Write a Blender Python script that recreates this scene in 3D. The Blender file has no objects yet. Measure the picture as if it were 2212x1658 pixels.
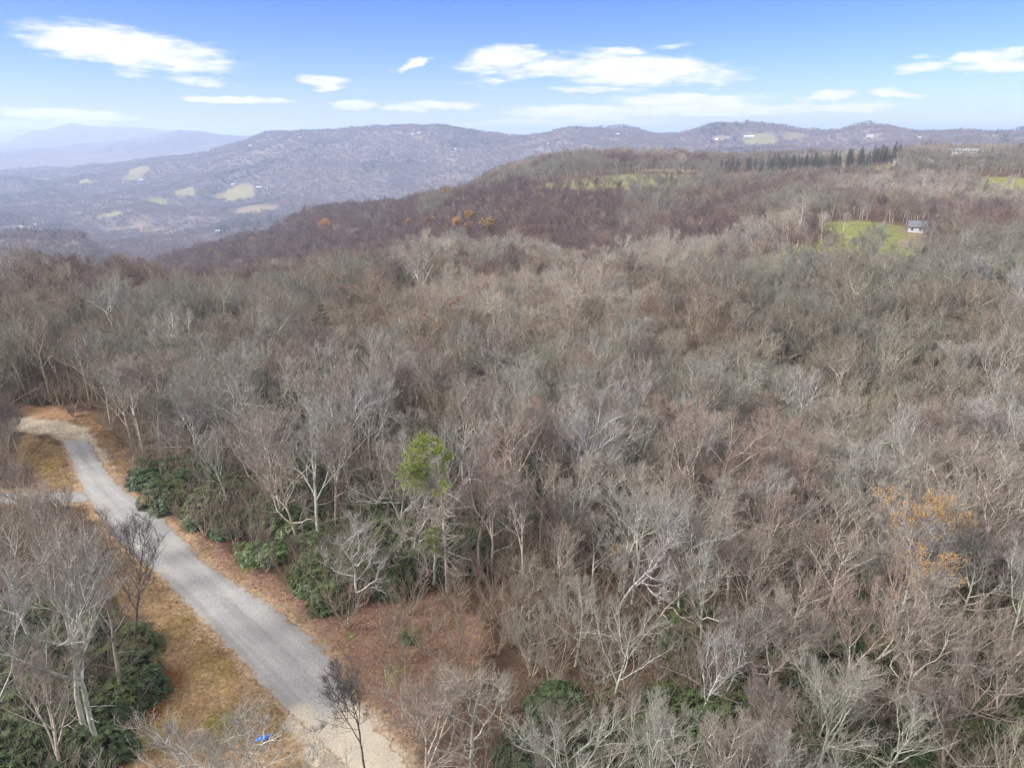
import bpy, math, random
import numpy as np
from math import radians as R, sin, cos, tan, atan, atan2, pi
from mathutils import Vector, Matrix

S = bpy.context.scene
COL = S.collection
random.seed(7)
RNG = np.random.default_rng(11)

# ------------------------------------------------------------------ camera
CH = 45.0                       # drone height above the road
PITCH = R(19.43)
F = 1534.0                      # focal length in pixels of a 2212 px wide frame
cam_d = bpy.data.cameras.new('camera')
cam_d.sensor_width = 36.0
cam_d.lens = 36.0 * F / 2212.0
cam_d.clip_end = 120000.0
cam = bpy.data.objects.new('camera', cam_d)
COL.objects.link(cam)
cam.location = (0, 0, CH)
cam.rotation_euler = (pi / 2 - PITCH, 0, 0)
S.camera = cam

# ------------------------------------------------------------------ sun, sky, exposure
SUN_EL, SUN_AZ = 38.0, 250.0     # azimuth clockwise from +Y
sl = bpy.data.lights.new('sun', 'SUN')
sl.energy = 4.2
sl.angle = R(12)
sl.color = (1.0, 0.95, 0.88)
so = bpy.data.objects.new('sun', sl)
COL.objects.link(so)
so.location = (0, 0, 200)
so.rotation_euler = (R(90 - SUN_EL), 0, R(180 - SUN_AZ))

S.view_settings.view_transform = 'Standard'
S.view_settings.look = 'None'
S.view_settings.gamma = 1.0
S.view_settings.exposure = 1.0
S.view_settings.use_curve_mapping = False


def nn(nt, typ, loc=None, **kw):
    n = nt.nodes.new(typ)
    for k, v in kw.items():
        setattr(n, k, v)
    return n


def mth(nt, op, a, b=None, clamp=False):
    n = nt.nodes.new('ShaderNodeMath')
    n.operation = op
    n.use_clamp = clamp
    for i, x in enumerate((a, b)):
        if x is None:
            continue
        if isinstance(x, (int, float)):
            n.inputs[i].default_value = x
        else:
            nt.links.new(x, n.inputs[i])
    return n.outputs[0]


def mixc(nt, fac, a, b, mode='MIX'):
    n = nt.nodes.new('ShaderNodeMix')
    n.data_type = 'RGBA'
    n.blend_type = mode
    n.clamp_factor = True
    for i, x in ((0, fac), (6, a), (7, b)):
        if isinstance(x, (int, float)):
            n.inputs[i].default_value = x
        elif isinstance(x, (tuple, list)):
            n.inputs[i].default_value = (x[0], x[1], x[2], 1)
        else:
            nt.links.new(x, n.inputs[i])
    return n.outputs[2]


def px_dir(u, v):
    """pixel of the 2212 wide frame -> (azimuth, tan of elevation)"""
    x = (u - 1106) / F
    y = (829 - v) / F
    d = Vector((x, cos(PITCH) + y * sin(PITCH), -sin(PITCH) + y * cos(PITCH)))
    return atan2(d.x, d.y), d.z / math.hypot(d.x, d.y)


def build_world():
    w = bpy.data.worlds.new('World')
    S.world = w
    w.use_nodes = True
    nt = w.node_tree
    nt.nodes.clear()
    out = nn(nt, 'ShaderNodeOutputWorld')
    bg = nn(nt, 'ShaderNodeBackground')
    bg.inputs['Strength'].default_value = 0.1
    nt.links.new(bg.outputs[0], out.inputs[0])
    sky = nn(nt, 'ShaderNodeTexSky')
    sky.sky_type = 'NISHITA'
    sky.sun_disc = False
    sky.sun_elevation = R(SUN_EL)
    sky.sun_rotation = R(SUN_AZ)
    sky.altitude = 900
    sky.air_density = 1.0
    sky.dust_density = 0.6
    sky.ozone_density = 1.5
    tc = nn(nt, 'ShaderNodeTexCoord')
    sep = nn(nt, 'ShaderNodeSeparateXYZ')
    nt.links.new(tc.outputs['Generated'], sep.inputs[0])
    X, Y, Z = sep.outputs
    hyp = mth(nt, 'SQRT', mth(nt, 'ADD', mth(nt, 'MULTIPLY', X, X), mth(nt, 'MULTIPLY', Y, Y)))
    az = mth(nt, 'ARCTAN2', X, Y)
    el = mth(nt, 'DIVIDE', Z, mth(nt, 'MAXIMUM', hyp, 0.001))   # tan of elevation
    # richer blue aloft
    lift = mth(nt, 'MULTIPLY', el, 5.2, True)
    tint = mixc(nt, lift, (.60, .66, .76), (0.22, 0.40, 1.0))
    skyc = mixc(nt, 1.0, sky.outputs[0], tint, 'MULTIPLY')
    # streaky noise used to fray the cloud edges
    comb = nn(nt, 'ShaderNodeCombineXYZ')
    nt.links.new(az, comb.inputs[0])
    nt.links.new(mth(nt, 'MULTIPLY', el, 4.0), comb.inputs[1])

    def noise(scale, detail, rough, off=0.0):
        n = nn(nt, 'ShaderNodeTexNoise')
        n.noise_dimensions = '3D'
        n.inputs['Scale'].default_value = scale
        n.inputs['Detail'].default_value = detail
        n.inputs['Roughness'].default_value = rough
        a = nn(nt, 'ShaderNodeVectorMath', operation='ADD')
        a.inputs[1].default_value = (off, off * 1.7, off * 0.6)
        nt.links.new(comb.outputs[0], a.inputs[0])
        nt.links.new(a.outputs[0], n.inputs['Vector'])
        return n.outputs[0]
    n1 = noise(9.0, 8, 0.62)
    n2 = noise(30.0, 6, 0.6, 3.1)
    fray = mth(nt, 'ADD', mth(nt, 'MULTIPLY', mth(nt, 'SUBTRACT', n1, 0.5), 2.9),
               mth(nt, 'MULTIPLY', mth(nt, 'SUBTRACT', n2, 0.5), 1.3))
    # clouds: centre u, v, half width, half height (2212 frame px), strength, tilt
    blobs = [(250, 95, 215, 42, 1.0, .10), (330, 125, 180, 32, .95, .10), (90, 85, 110, 18, .45, 0), (425, 176, 78, 14, .9, .06),
             (530, 215, 120, 8, 1.1, .02), (715, 178, 55, 14, .9, .10), (884, 134, 34, 12, .9, -.2), (782, 226, 55, 10, 1.1, 0),
             (925, 229, 72, 10, 1.1, 0), (120, 246, 175, 13, 1.15, .04), (40, 268, 170, 10, 1.1, 0), (360, 262, 90, 5, .4, 0),
             (1110, 135, 105, 36, 1.0, 0), (1060, 178, 60, 9, .7, -.05), (1300, 110, 90, 10, .7, .0), (1350, 150, 240, 33, 1.0, .03),
             (1530, 165, 120, 18, .9, .08), (1250, 195, 120, 11, .9, .02), (1500, 216, 220, 15, 1.15, .0), (1300, 243, 260, 19, 1.2, 0),
             (1550, 238, 190, 15, 1.1, .0), (1800, 205, 52, 12, 1.0, .02), (1805, 232, 110, 12, .85, 0), (1975, 152, 62, 15, 1.0, .0),
             (1965, 203, 78, 12, 1.0, .04), (2130, 118, 110, 15, .95, 0), (2150, 145, 100, 18, .9, .0), (2170, 268, 140, 10, .9, 0),
             (1950, 122, 28, 5, .5, 0), (1650, 202, 30, 6, .5, 0), (1230, 266, 260, 9, 1.1, 0), (1860, 160, 70, 6, .35, 0),
             (2100, 255, 160, 7, .4, 0), (1440, 100, 60, 6, .45, 0)]
    n3 = noise(5.0, 5, 0.6, 7.7)
    n4 = noise(14.0, 5, 0.65, 12.3)
    wa = mth(nt, 'ADD', mth(nt, 'MULTIPLY', mth(nt, 'SUBTRACT', n3, .5), .16), mth(nt, 'MULTIPLY', mth(nt, 'SUBTRACT', n4, .5), .07))
    we = mth(nt, 'ADD', mth(nt, 'MULTIPLY', mth(nt, 'SUBTRACT', n1, .5), .022), mth(nt, 'MULTIPLY', mth(nt, 'SUBTRACT', n4, .5), .016))
    azw = mth(nt, 'ADD', az, wa)
    elw = mth(nt, 'ADD', el, we)
    acc = None
    for (u, v, hw, hh, st, tl) in blobs:
        a0, e0 = px_dir(u, v)
        a1, _ = px_dir(u + hw, v)
        _, e1 = px_dir(u, v - hh)
        da = mth(nt, 'MULTIPLY', mth(nt, 'SUBTRACT', azw, a0), 1.0 / abs(a1 - a0))
        de0 = mth(nt, 'SUBTRACT', elw, e0)
        if tl:
            de0 = mth(nt, 'ADD', de0, mth(nt, 'MULTIPLY', mth(nt, 'SUBTRACT', az, a0), tl))
        de = mth(nt, 'MULTIPLY', de0, 1.0 / abs(e1 - e0))
        r2 = mth(nt, 'ADD', mth(nt, 'MULTIPLY', da, da), mth(nt, 'MULTIPLY', de, de))
        m = mth(nt, 'MULTIPLY', mth(nt, 'SUBTRACT', 1.30, mth(nt, 'MULTIPLY', r2, 0.75)), st)
        acc = m if acc is None else mth(nt, 'MAXIMUM', acc, m)
    m = mth(nt, 'ADD', acc, fray)
    mr = nn(nt, 'ShaderNodeMapRange')
    mr.interpolation_type = 'SMOOTHSTEP'
    mr.inputs['From Min'].default_value = 0.25
    mr.inputs['From Max'].default_value = 1.3
    nt.links.new(m, mr.inputs['Value'])
    # unseen broken cloud deck, added above the frame for soft neutral light
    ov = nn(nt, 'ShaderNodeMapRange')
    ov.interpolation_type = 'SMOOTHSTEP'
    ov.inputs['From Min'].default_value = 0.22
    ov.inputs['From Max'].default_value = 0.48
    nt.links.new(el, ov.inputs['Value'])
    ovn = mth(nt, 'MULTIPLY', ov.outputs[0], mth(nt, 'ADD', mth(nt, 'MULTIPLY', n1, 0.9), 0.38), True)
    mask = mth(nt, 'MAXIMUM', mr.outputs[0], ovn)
    shade = mixc(nt, mth(nt, 'MULTIPLY', n2, 1.2, True), (4.3, 4.5, 4.9), (6.4, 6.3, 6.35))
    # unseen deck is kept brighter than the visible clouds to light the scene
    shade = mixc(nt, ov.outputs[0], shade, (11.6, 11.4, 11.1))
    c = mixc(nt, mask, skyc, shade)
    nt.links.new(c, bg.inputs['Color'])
    return w


build_world()
S.cycles.use_denoising = True
S.cycles.use_adaptive_sampling = False
S.cycles.denoiser = 'OPENIMAGEDENOISE'
S.cycles.denoising_input_passes = 'RGB_ALBEDO_NORMAL'
S.cycles.denoising_prefilter = 'NONE'
S.cycles.max_bounces = 5
S.cycles.diffuse_bounces = 2
S.cycles.glossy_bounces = 1
S.cycles.transparent_max_bounces = 4
S.cycles.volume_bounces = 0
S.cycles.pixel_filter_type = 'BLACKMAN_HARRIS'
S.cycles.filter_width = 1.5

# ------------------------------------------------------------------ helpers: numpy noise


def _hash(ix, iy, seed):
    h = (ix.astype(np.int64) * 374761393 + iy.astype(np.int64) * 668265263 + seed * 974634777) & 0xffffffff
    h = ((h ^ (h >> 13)) * 1274126177) & 0xffffffff
    return ((h ^ (h >> 16)) & 0xffff) / 65535.0


def vnoise(x, y, seed=0):
    ix = np.floor(x)
    iy = np.floor(y)
    fx = x - ix
    fy = y - iy
    fx = fx * fx * (3 - 2 * fx)
    fy = fy * fy * (3 - 2 * fy)
    a = _hash(ix, iy, seed)
    b = _hash(ix + 1, iy, seed)
    c = _hash(ix, iy + 1, seed)
    d = _hash(ix + 1, iy + 1, seed)
    return (a * (1 - fx) + b * fx) * (1 - fy) + (c * (1 - fx) + d * fx) * fy


def fbm(x, y, seed=0, octv=4, ridged=False):
    s = 0
    amp = 1.0
    tot = 0
    for i in range(octv):
        n = vnoise(x, y, seed + i * 17)
        if ridged:
            n = 1 - np.abs(2 * n - 1)
        s = s + amp * n
        tot += amp
        amp *= 0.5
        x, y = x * 2.03 + 11.3, y * 2.03 + 5.7
    return s / tot


def sstep(a, b, x):
    t = np.clip((x - a) / (b - a), 0, 1)
    return t * t * (3 - 2 * t)


# ------------------------------------------------------------------ terrain
TREE = 16.5


def vz(u, v, d, th=TREE):
    """ground height at distance d so that a canopy top th above it shows at pixel row v"""
    return CH + d * px_dir(u, v)[1] - th


def far(u, r4v, r4d, av, bv, cv, z9, z10):
    """outer knots: valley, ridge 4, valley, ridge A, B, C"""
    return [(2300, z9), (3200, z10), (r4d, vz(u, r4v, r4d, 12)), (6800, -190), (9000, vz(u, av, 9000, 5)), (11200, -150),
            (14000, vz(u, bv, 14000, 5)), (17500, -150), (25000, vz(u, cv, 25000, 0)), (46000, -420)]


COLS = {
    -700: [(60, 0), (130, -1), (180, -3), (230, vz(0, 540, 230)), (450, -60), (900, -115), (1200, -150), (1600, -170)] + far(-300, 395, 5000, 345, 315, 290, -250, -255),
    0: [(60, 0), (130, -1), (180, -3), (235, vz(0, 542, 235)), (450, -60), (900, -112), (1200, -150), (1550, vz(0, 492, 1550))] + far(0, 392, 5000, 335, 312, 287, -245, -252),
    120: [(60, 0), (130, -1), (180, -3), (235, vz(120, 547, 235)), (450, -60), (900, -112), (1200, -150), (1550, vz(100, 497, 1550))] + far(120, 385, 5000, 322, 277, 282, -245, -252),
    60: [(60, 0), (130, -1), (180, -3), (235, vz(60, 544, 235)), (450, -60), (900, -112), (1200, -150), (1550, vz(60, 494, 1550))] + far(60, 388, 5000, 328, 290, 281, -245, -252),
    155: [(60, 0), (130, -1), (180, -3), (235, vz(155, 550, 235)), (450, -60), (900, -110), (1200, -155), (1550, -170)] + far(155, 380, 5000, 318, 269, 284, -245, -252),
    265: [(60, 0), (130, -1), (180, -3), (235, vz(265, 560, 235)), (450, -61), (900, -108), (1220, -160), (1600, -200)] + far(265, 364, 5000, 308, 274, 291, -245, -250),
    210: [(60, 0), (130, -1), (180, -3), (235, vz(200, 553, 235)), (450, -60), (900, -108), (1200, -160), (1600, -195)] + far(210, 375, 5000, 312, 276, 290, -245, -250),
    320: [(60, 0), (130, -1), (180, -4), (235, vz(320, 568, 235)), (450, -62), (900, vz(320, 546, 900)), (1250, -165), (1600, -205)] + far(320, 352, 5000, 300, 275, 292, -245, -250),
    400: [(60, 0), (130, -1), (180, -5), (235, vz(400, 575, 235)), (450, -62), (930, vz(400, 525, 930)), (1250, -165), (1600, -210)] + far(400, 340, 5000, 287, 283, 294, -245, -248),
    480: [(60, 0), (130, -1), (180, -5), (240, vz(480, 572, 240)), (460, -60), (960, vz(480, 506, 960)), (1250, -165), (1600, -215)] + far(480, 322, 4900, 291, 292, 295, -240, -245),
    560: [(60, 0), (130, -1), (180, -5), (250, vz(560, 558, 250)), (480, -58), (980, vz(560, 490, 980)), (1300, -160), (1700, -215)] + far(560, 301, 4800, 293, 296, 296, -235, -240),
    640: [(60, 0), (130, -1), (190, -5), (260, vz(640, 543, 260)), (470, -55), (980, vz(640, 450, 980)), (1350, -150), (1750, -215)] + far(640, 285, 4600, 296, 297, 296, -235, -235),
    720: [(60, 0), (130, -1), (190, -5), (280, vz(720, 530, 280)), (450, -52), (950, vz(720, 434, 950)), (1350, -140), (1800, -210)] + far(720, 291, 4500, 298, 298, 298, -230, -225),
    870: [(60, 0), (130, -1), (200, -5), (300, vz(870, 505, 300)), (430, -45), (860, vz(870, 421, 860)), (1250, -130), (1800, -200)] + far(870, 278, 4400, 300, 300, 300, -225, -215),
    960: [(60, 0), (130, -1), (200, -5), (310, vz(960, 503, 310)), (430, -36), (700, vz(960, 400, 700)), (1150, -100), (1700, -190)] + far(960, 281, 4300, 300, 300, 300, -215, -200),
    1060: [(60, 0), (130, -1), (200, -5), (310, vz(1060, 512, 310)), (430, -32), (660, vz(1060, 384, 660, 17)), (960, vz(1060, 362, 960)), (1600, -160)] + far(1060, 280, 4200, 300, 300, 300, -190, -170),
    1130: [(60, 0), (130, -2), (200, -5), (310, vz(1130, 518, 310)), (430, -28), (650, -3), (960, vz(1130, 338, 960)), (1500, -100)] + far(1130, 284, 4100, 300, 300, 300, -170, -150),
    1210: [(60, 0), (130, -2), (200, -5), (310, vz(1210, 524, 310)), (420, -27), (650, -2), (960, vz(1210, 325, 960)), (1400, -70)] + far(1210, 290, 4000, 300, 300, 300, -140, -120),
    1330: [(60, 0), (130, -3), (200, -5), (300, vz(1330, 536, 300)), (410, -25), (650, -1), (960, vz(1330, 319, 960)), (1400, -40)] + far(1330, 275, 3900, 300, 300, 300, -100, -80),
    1430: [(60, 0), (130, -4), (200, -6), (290, -15), (400, -20), (640, 0), (940, vz(1430, 320, 940)), (1400, -15)] + far(1430, 286, 3800, 300, 300, 300, -70, -60),
    1600: [(60, 0), (130, -6), (200, -4), (285, -15), (390, -13), (620, 1), (880, vz(1600, 330, 880)), (1300, -5)] + far(1600, 280, 3700, 300, 300, 300, -50, -40),
    1760: [(60, 0), (130, -8), (200, -2), (275, -14), (325, -3), (480, -1), (760, 9), (1200, 5)] + far(1760, 285, 3600, 300, 300, 300, -40, -30),
    1900: [(60, 0), (130, -8), (200, -1), (275, -13), (325, -2), (480, -1), (790, 13), (1200, 5)] + far(1900, 274, 3400, 300, 300, 300, -35, -20),
    2010: [(60, 0), (130, -7), (205, 0), (275, -11), (335, -3), (490, -2), (850, 20), (1200, 8)] + far(2010, 290, 3400, 300, 300, 300, -30, -15),
    2212: [(60, 0), (130, -5), (205, 1), (275, -9), (345, -5), (500, -3), (850, vz(2212, 308, 850)), (1200, 10)] + far(2212, 289, 3300, 300, 300, 300, -25, -10),
    2900: [(60, 0), (130, -3), (205, 1), (275, -9), (345, -5), (500, -3), (850, 20), (1200, 10)] + far(2500, 289, 3300, 300, 300, 300, -25, -10),
}


def pchip(x, y, xq):
    """x, y [C,K], xq [Q] -> [C,Q] monotone cubic"""
    h = np.diff(x, axis=1)
    dl = np.diff(y, axis=1) / h
    C, K = x.shape
    m = np.zeros((C, K))
    a, b = dl[:, :-1], dl[:, 1:]
    w1 = 2 * h[:, 1:] + h[:, :-1]
    w2 = h[:, 1:] + 2 * h[:, :-1]
    ok = (a * b) > 0
    den = np.where(ok, w1 / np.where(ok, a, 1) + w2 / np.where(ok, b, 1), 1)
    m[:, 1:-1] = np.where(ok, (w1 + w2) / den, 0)
    out = np.zeros((C, len(xq)))
    for c in range(C):
        i = np.clip(np.searchsorted(x[c], xq) - 1, 0, K - 2)
        t = (xq - x[c, i]) / h[c, i]
        t = np.clip(t, 0, 1)
        out[c] = ((2 * t ** 3 - 3 * t ** 2 + 1) * y[c, i] + (t ** 3 - 2 * t ** 2 + t) * h[c, i] * m[c, i]
                  + (-2 * t ** 3 + 3 * t ** 2) * y[c, i + 1] + (t ** 3 - t ** 2) * h[c, i] * m[c, i + 1])
    return out


LD0, LD1, NLD = math.log(10.0), math.log(46000.0), 1400
AZ0, AZ1, NAZ = R(-52), R(52), 900


def build_table():
    us = sorted(COLS)
    caz = np.array([px_dir(u, 288)[0] for u in us])
    kd = np.log(np.array([[10.0] + [k[0] for k in COLS[u]] for u in us]))
    kz = np.array([[0.0] + [k[1] for k in COLS[u]] for u in us], dtype=float)
    azq = np.linspace(AZ0, AZ1, NAZ)
    # smooth interpolation of the knots across azimuth
    D = np.stack([np.interp(azq, caz, kd[:, k]) for k in range(kd.shape[1])], 1)
    Zk = np.stack([pchip(caz[None], kz[:, k][None], np.clip(azq, caz[0], caz[-1]))[0] for k in range(kz.shape[1])], 1)
    return pchip(D, Zk, np.linspace(LD0, LD1, NLD))


TAB = build_table()


def zfun(x, y, full=True):
    x = np.asarray(x, dtype=float)
    y = np.asarray(y, dtype=float)
    d = np.maximum(np.hypot(x, y), 10.0)
    az = np.clip(np.arctan2(x, y), AZ0, AZ1)
    i = (az - AZ0) / (AZ1 - AZ0) * (NAZ - 1)
    j = np.clip((np.log(d) - LD0) / (LD1 - LD0) * (NLD - 1), 0, NLD - 1)
    i0 = np.clip(i.astype(int), 0, NAZ - 2)
    j0 = np.clip(j.astype(int), 0, NLD - 2)
    fi, fj = i - i0, j - j0
    z = (TAB[i0, j0] * (1 - fi) + TAB[i0 + 1, j0] * fi) * (1 - fj) + (TAB[i0, j0 + 1] * (1 - fi) + TAB[i0 + 1, j0 + 1] * fi) * fj
    a1 = sstep(110, 420, d)
    z = z + a1 * 5.0 * (fbm(x / 90, y / 90, 3, 3) - 0.5)
    a2 = sstep(900, 3000, d) * (1 - 0.3 * sstep(9000, 20000, d))
    z = z + a2 * 125.0 * (fbm(x / 620, y / 620, 9, 5, True) - 0.62)
    a3 = sstep(6500, 12000, d)
    z = z + a3 * 34.0 * (fbm(x / 1900, y / 1900, 21, 5, True) - 0.62)
    z = z + 0.25 * (fbm(x / 6, y / 6, 5, 2) - 0.5) * sstep(20, 60, d)
    return z


def ground_hit(u, v, th=0.0):
    """point of the terrain (raised by th) seen at pixel u, v"""
    ds = np.exp(np.linspace(math.log(15), math.log(45000), 6000))
    for _ in range(60):
        a, te = px_dir(u, v)
        zz = zfun(ds * sin(a), ds * cos(a)) + th
        below = CH + ds * te <= zz
        k = np.argmax(below)
        if below[k] and ds[k] < 6000:
            break
        v += .5
    d = ds[k]
    return (d * sin(a), d * cos(a), float(zz[k] - th))


def at_dist(u, v, d, th=None):
    """ground point at distance d on the azimuth of pixel u, v"""
    a, te = px_dir(u, v)
    x, y = d * sin(a), d * cos(a)
    return (x, y, float(zfun(x, y)))


def dist_for(u, vtop, h, lo=60, hi=900):
    """distance at which a tree of height h on the terrain shows its tip at row vtop"""
    a, te = px_dir(u, vtop)
    ds = np.linspace(lo, hi, 2500)
    zz = zfun(ds * sin(a), ds * cos(a)) + h
    k = np.argmax(CH + ds * te <= zz)
    return float(ds[k])


def flat(u, v, z=0.0):
    a, te = px_dir(u, v)
    d = (z - CH) / te
    return (d * sin(a), d * cos(a))


def project(x, y, z):
    dy, dz = y, z - CH
    zc = dy * cos(PITCH) - dz * sin(PITCH)
    yu = dy * sin(PITCH) + dz * cos(PITCH)
    return 1106 + F * x / zc, 829 - F * yu / zc, zc


def in_poly(x, y, poly):
    x = np.asarray(x)
    y = np.asarray(y)
    c = np.zeros(x.shape, bool)
    n = len(poly)
    for i in range(n):
        x1, y1 = poly[i]
        x2, y2 = poly[(i + 1) % n]
        if y1 == y2:
            continue
        k = ((y1 > y) != (y2 > y)) & (x < (x2 - x1) * (y - y1) / (y2 - y1) + x1)
        c ^= k
    return c


def dist_line(x, y, pts):
    best = np.full(np.shape(x), 1e9)
    for (x1, y1), (x2, y2) in zip(pts[:-1], pts[1:]):
        L = (x2 - x1) ** 2 + (y2 - y1) ** 2
        t = np.clip(((x - x1) * (x2 - x1) + (y - y1) * (y2 - y1)) / L, 0, 1)
        best = np.minimum(best, np.hypot(x - x1 - t * (x2 - x1), y - y1 - t * (y2 - y1)))
    return best


def sd_poly(x, y, poly):
    d = dist_line(x, y, list(poly) + [poly[0]])
    return np.where(in_poly(x, y, poly), -d, d)


# ------------------------------------------------------------------ plan of the road and its verges
RL = [(135, 942), (150, 985), (165, 1020), (182, 1065), (235, 1140), (290, 1200), (345, 1242), (400, 1303), (490, 1397), (560, 1472), (618, 1532), (700, 1610), (800, 1700), (900, 1800)]
RR = [(188, 935), (215, 985), (246, 1028), (288, 1066), (345, 1112), (400, 1160), (450, 1218), (560, 1292), (640, 1350), (705, 1408), (735, 1455), (770, 1510), (830, 1590), (930, 1700), (1050, 1800)]
road_l = [flat(*p) for p in RL]
road_r = [flat(*p) for p in RR]
ROAD = road_l + road_r[::-1]
side_poly = [flat(*p) for p in [(-60, 1052), (172, 1050), (200, 1078), (-60, 1082)]]
GRAVEL = [flat(*p) for p in [(-120, 880), (-20, 884), (50, 884), (120, 893), (180, 910), (214, 955), (245, 1000), (205, 975), (188, 938), (136, 944), (110, 928), (50, 918), (-20, 915), (-120, 915)]]
GRAVEL2 = [flat(*p) for p in [(612, 1530), (640, 1545), (745, 1480), (790, 1520), (850, 1590), (905, 1680), (1100, 1850), (700, 1850), (670, 1660)]]
VERGE_L = [flat(*p) for p in [(196, 1080), (240, 1150), (345, 1250), (490, 1402), (618, 1540), (690, 1615), (800, 1720), (180, 1760), (215, 1650), (290, 1560), (345, 1440), (325, 1350), (285, 1330), (250, 1280), (225, 1200)]]
VERGE_L2 = [flat(*p) for p in [(40, 925), (120, 945), (160, 1040), (100, 1050), (60, 1000), (30, 960)]]
OPEN_R = [flat(*p) for p in [(255, 985), (300, 1060), (350, 1105), (450, 1180), (520, 1230), (650, 1290), (720, 1330), (960, 1290), (1050, 1350), (1010, 1450), (930, 1560), (840, 1600), (700, 1408), (450, 1220), (290, 1070)]]
BANK_TOP = [flat(*p) for p in [(20, 850), (110, 865), (190, 880), (240, 940), (300, 1010), (265, 1010), (214, 950), (180, 905), (50, 880)]]


def surface(x, y):
    """signed distances used for colouring and for keeping trees off"""
    rd = np.minimum(sd_poly(x, y, ROAD), sd_poly(x, y, side_poly))
    gv = np.minimum(sd_poly(x, y, GRAVEL), sd_poly(x, y, GRAVEL2))
    vl = np.minimum(sd_poly(x, y, VERGE_L), sd_poly(x, y, VERGE_L2))
    op = np.minimum(sd_poly(x, y, OPEN_R), sd_poly(x, y, BANK_TOP))
    return rd, gv, vl, op


# fields and clearings beyond: (u, v, distance or None, half width m, half depth m, colour)
GREEN, YEL, TAN, BRIGHT = (.115, .12, .055), (.17, .16, .08), (.16, .13, .085), (.135, .145, .05)
FIELDS = []


def field(u, v, hw, hd, col, d=None):
    if d is None:
        p = ground_hit(u, v)
    else:
        p = at_dist(u, v, d)
    if d is None:
        hw, hd = hw * .78, hd * .85
    FIELDS.append((p[0], p[1], hw, hd, atan2(p[0], p[1]), col))


for a in [(1340, 398, 80, 44, GREEN, 682), (1845, 515, 24, 26, BRIGHT, 345), (1900, 470, 30, 42, BRIGHT, 400), (1972, 468, 15, 16, TAN, 418), (1990, 474, 13, 36, TAN, 390),
          (2222, 396, 32, 50, BRIGHT, 640), (1740, 520, 30, 14, BRIGHT, 335), (1975, 327, 70, 55, GREEN, 815), (2045, 327, 80, 60, TAN, 830),
          (1400, 385, 50, 25, GREEN, 740), (1450, 366, 35, 14, TAN, 800)]:
    field(a[0], a[1], a[2], a[3], a[4], a[5])
for a in [(515, 420, 92, 130, YEL), (557, 452, 104, 90, TAN), (400, 416, 60, 90, YEL), (475, 428, 32, 60, GREEN), (340, 437, 44, 65, BRIGHT),
          (240, 463, 49, 55, YEL), (165, 464, 32, 45, YEL), (95, 386, 112, 85, GREEN), (285, 386, 64, 100, GREEN), (30, 498, 60, 30, YEL),
          (55, 491, 48, 30, TAN), (340, 505, 56, 30, TAN), (270, 497, 96, 25, TAN), (380, 500, 48, 20, GREEN), (140, 380, 48, 75, TAN),
          (300, 368, 72, 150, TAN), (180, 396, 48, 75, YEL), (560, 470, 40, 40, TAN), (150, 352, 72, 150, TAN),
          (1640, 300, 96, 90, YEL), (1555, 302, 48, 45, TAN), (1330, 305, 48, 45, TAN), (1880, 298, 48, 45, TAN), (2010, 289, 48, 60, YEL),
          (1270, 315, 56, 30, TAN), (900, 296, 48, 40, TAN), (1720, 292, 72, 45, TAN), (2150, 293, 64, 60, TAN)]:
    field(*a)


def field_sd(x, y):
    """normalised distance (<1 inside) of the closest field and its index"""
    best = np.full(np.shape(x), 9.0)
    idx = np.zeros(np.shape(x), int)
    wob = 0.35 * (fbm(np.asarray(x) / 60, np.asarray(y) / 60, 31, 3) - 0.5)
    for k, (fx, fy, hw, hd, a, c) in enumerate(FIELDS):
        dx, dy = x - fx, y - fy
        lat = dx * cos(a) - dy * sin(a)
        dep = dx * sin(a) + dy * cos(a)
        s = (np.abs(lat / hw) ** 3.2 + np.abs(dep / hd) ** 3.2) ** (1 / 3.2) + wob
        m = s < best
        best = np.where(m, s, best)
        idx = np.where(m, k, idx)
    return best, idx


# ------------------------------------------------------------------ materials
def mat_new(name):
    m = bpy.data.materials.new(name)
    m.use_nodes = True
    nt = m.node_tree
    return m, nt, nt.nodes['Principled BSDF']


def set_col(nt, bsdf, c):
    if isinstance(c, tuple):
        bsdf.inputs['Base Color'].default_value = (*c, 1)
    else:
        nt.links.new(c, bsdf.inputs['Base Color'])


def tex_noise(nt, scale, detail=4, coord='Object', rough=.55, stretch=None):
    tc = nn(nt, 'ShaderNodeTexCoord')
    src = tc.outputs[coord]
    if coord == 'World':
        pass
    if stretch:
        mp = nn(nt, 'ShaderNodeMapping')
        mp.inputs['Scale'].default_value = stretch
        nt.links.new(src, mp.inputs['Vector'])
        src = mp.outputs[0]
    n = nn(nt, 'ShaderNodeTexNoise')
    n.inputs['Scale'].default_value = scale
    n.inputs['Detail'].default_value = detail
    n.inputs['Roughness'].default_value = rough
    nt.links.new(src, n.inputs['Vector'])
    return n.outputs[0]


def world_noise(nt, scale, detail=2):
    g = nn(nt, 'ShaderNodeNewGeometry')
    n = nn(nt, 'ShaderNodeTexNoise')
    n.inputs['Scale'].default_value = scale
    n.inputs['Detail'].default_value = detail
    nt.links.new(g.outputs['Position'], n.inputs['Vector'])
    return n.outputs[0]


def ramp(nt, fac, stops):
    r = nn(nt, 'ShaderNodeValToRGB')
    e = r.color_ramp.elements
    e[0].position, e[0].color = stops[0][0], (*stops[0][1], 1)
    e[1].position, e[1].color = stops[-1][0], (*stops[-1][1], 1)
    for p, c in stops[1:-1]:
        x = e.new(p)
        x.color = (*c, 1)
    nt.links.new(fac, r.inputs[0])
    return r.outputs[0]


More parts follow.
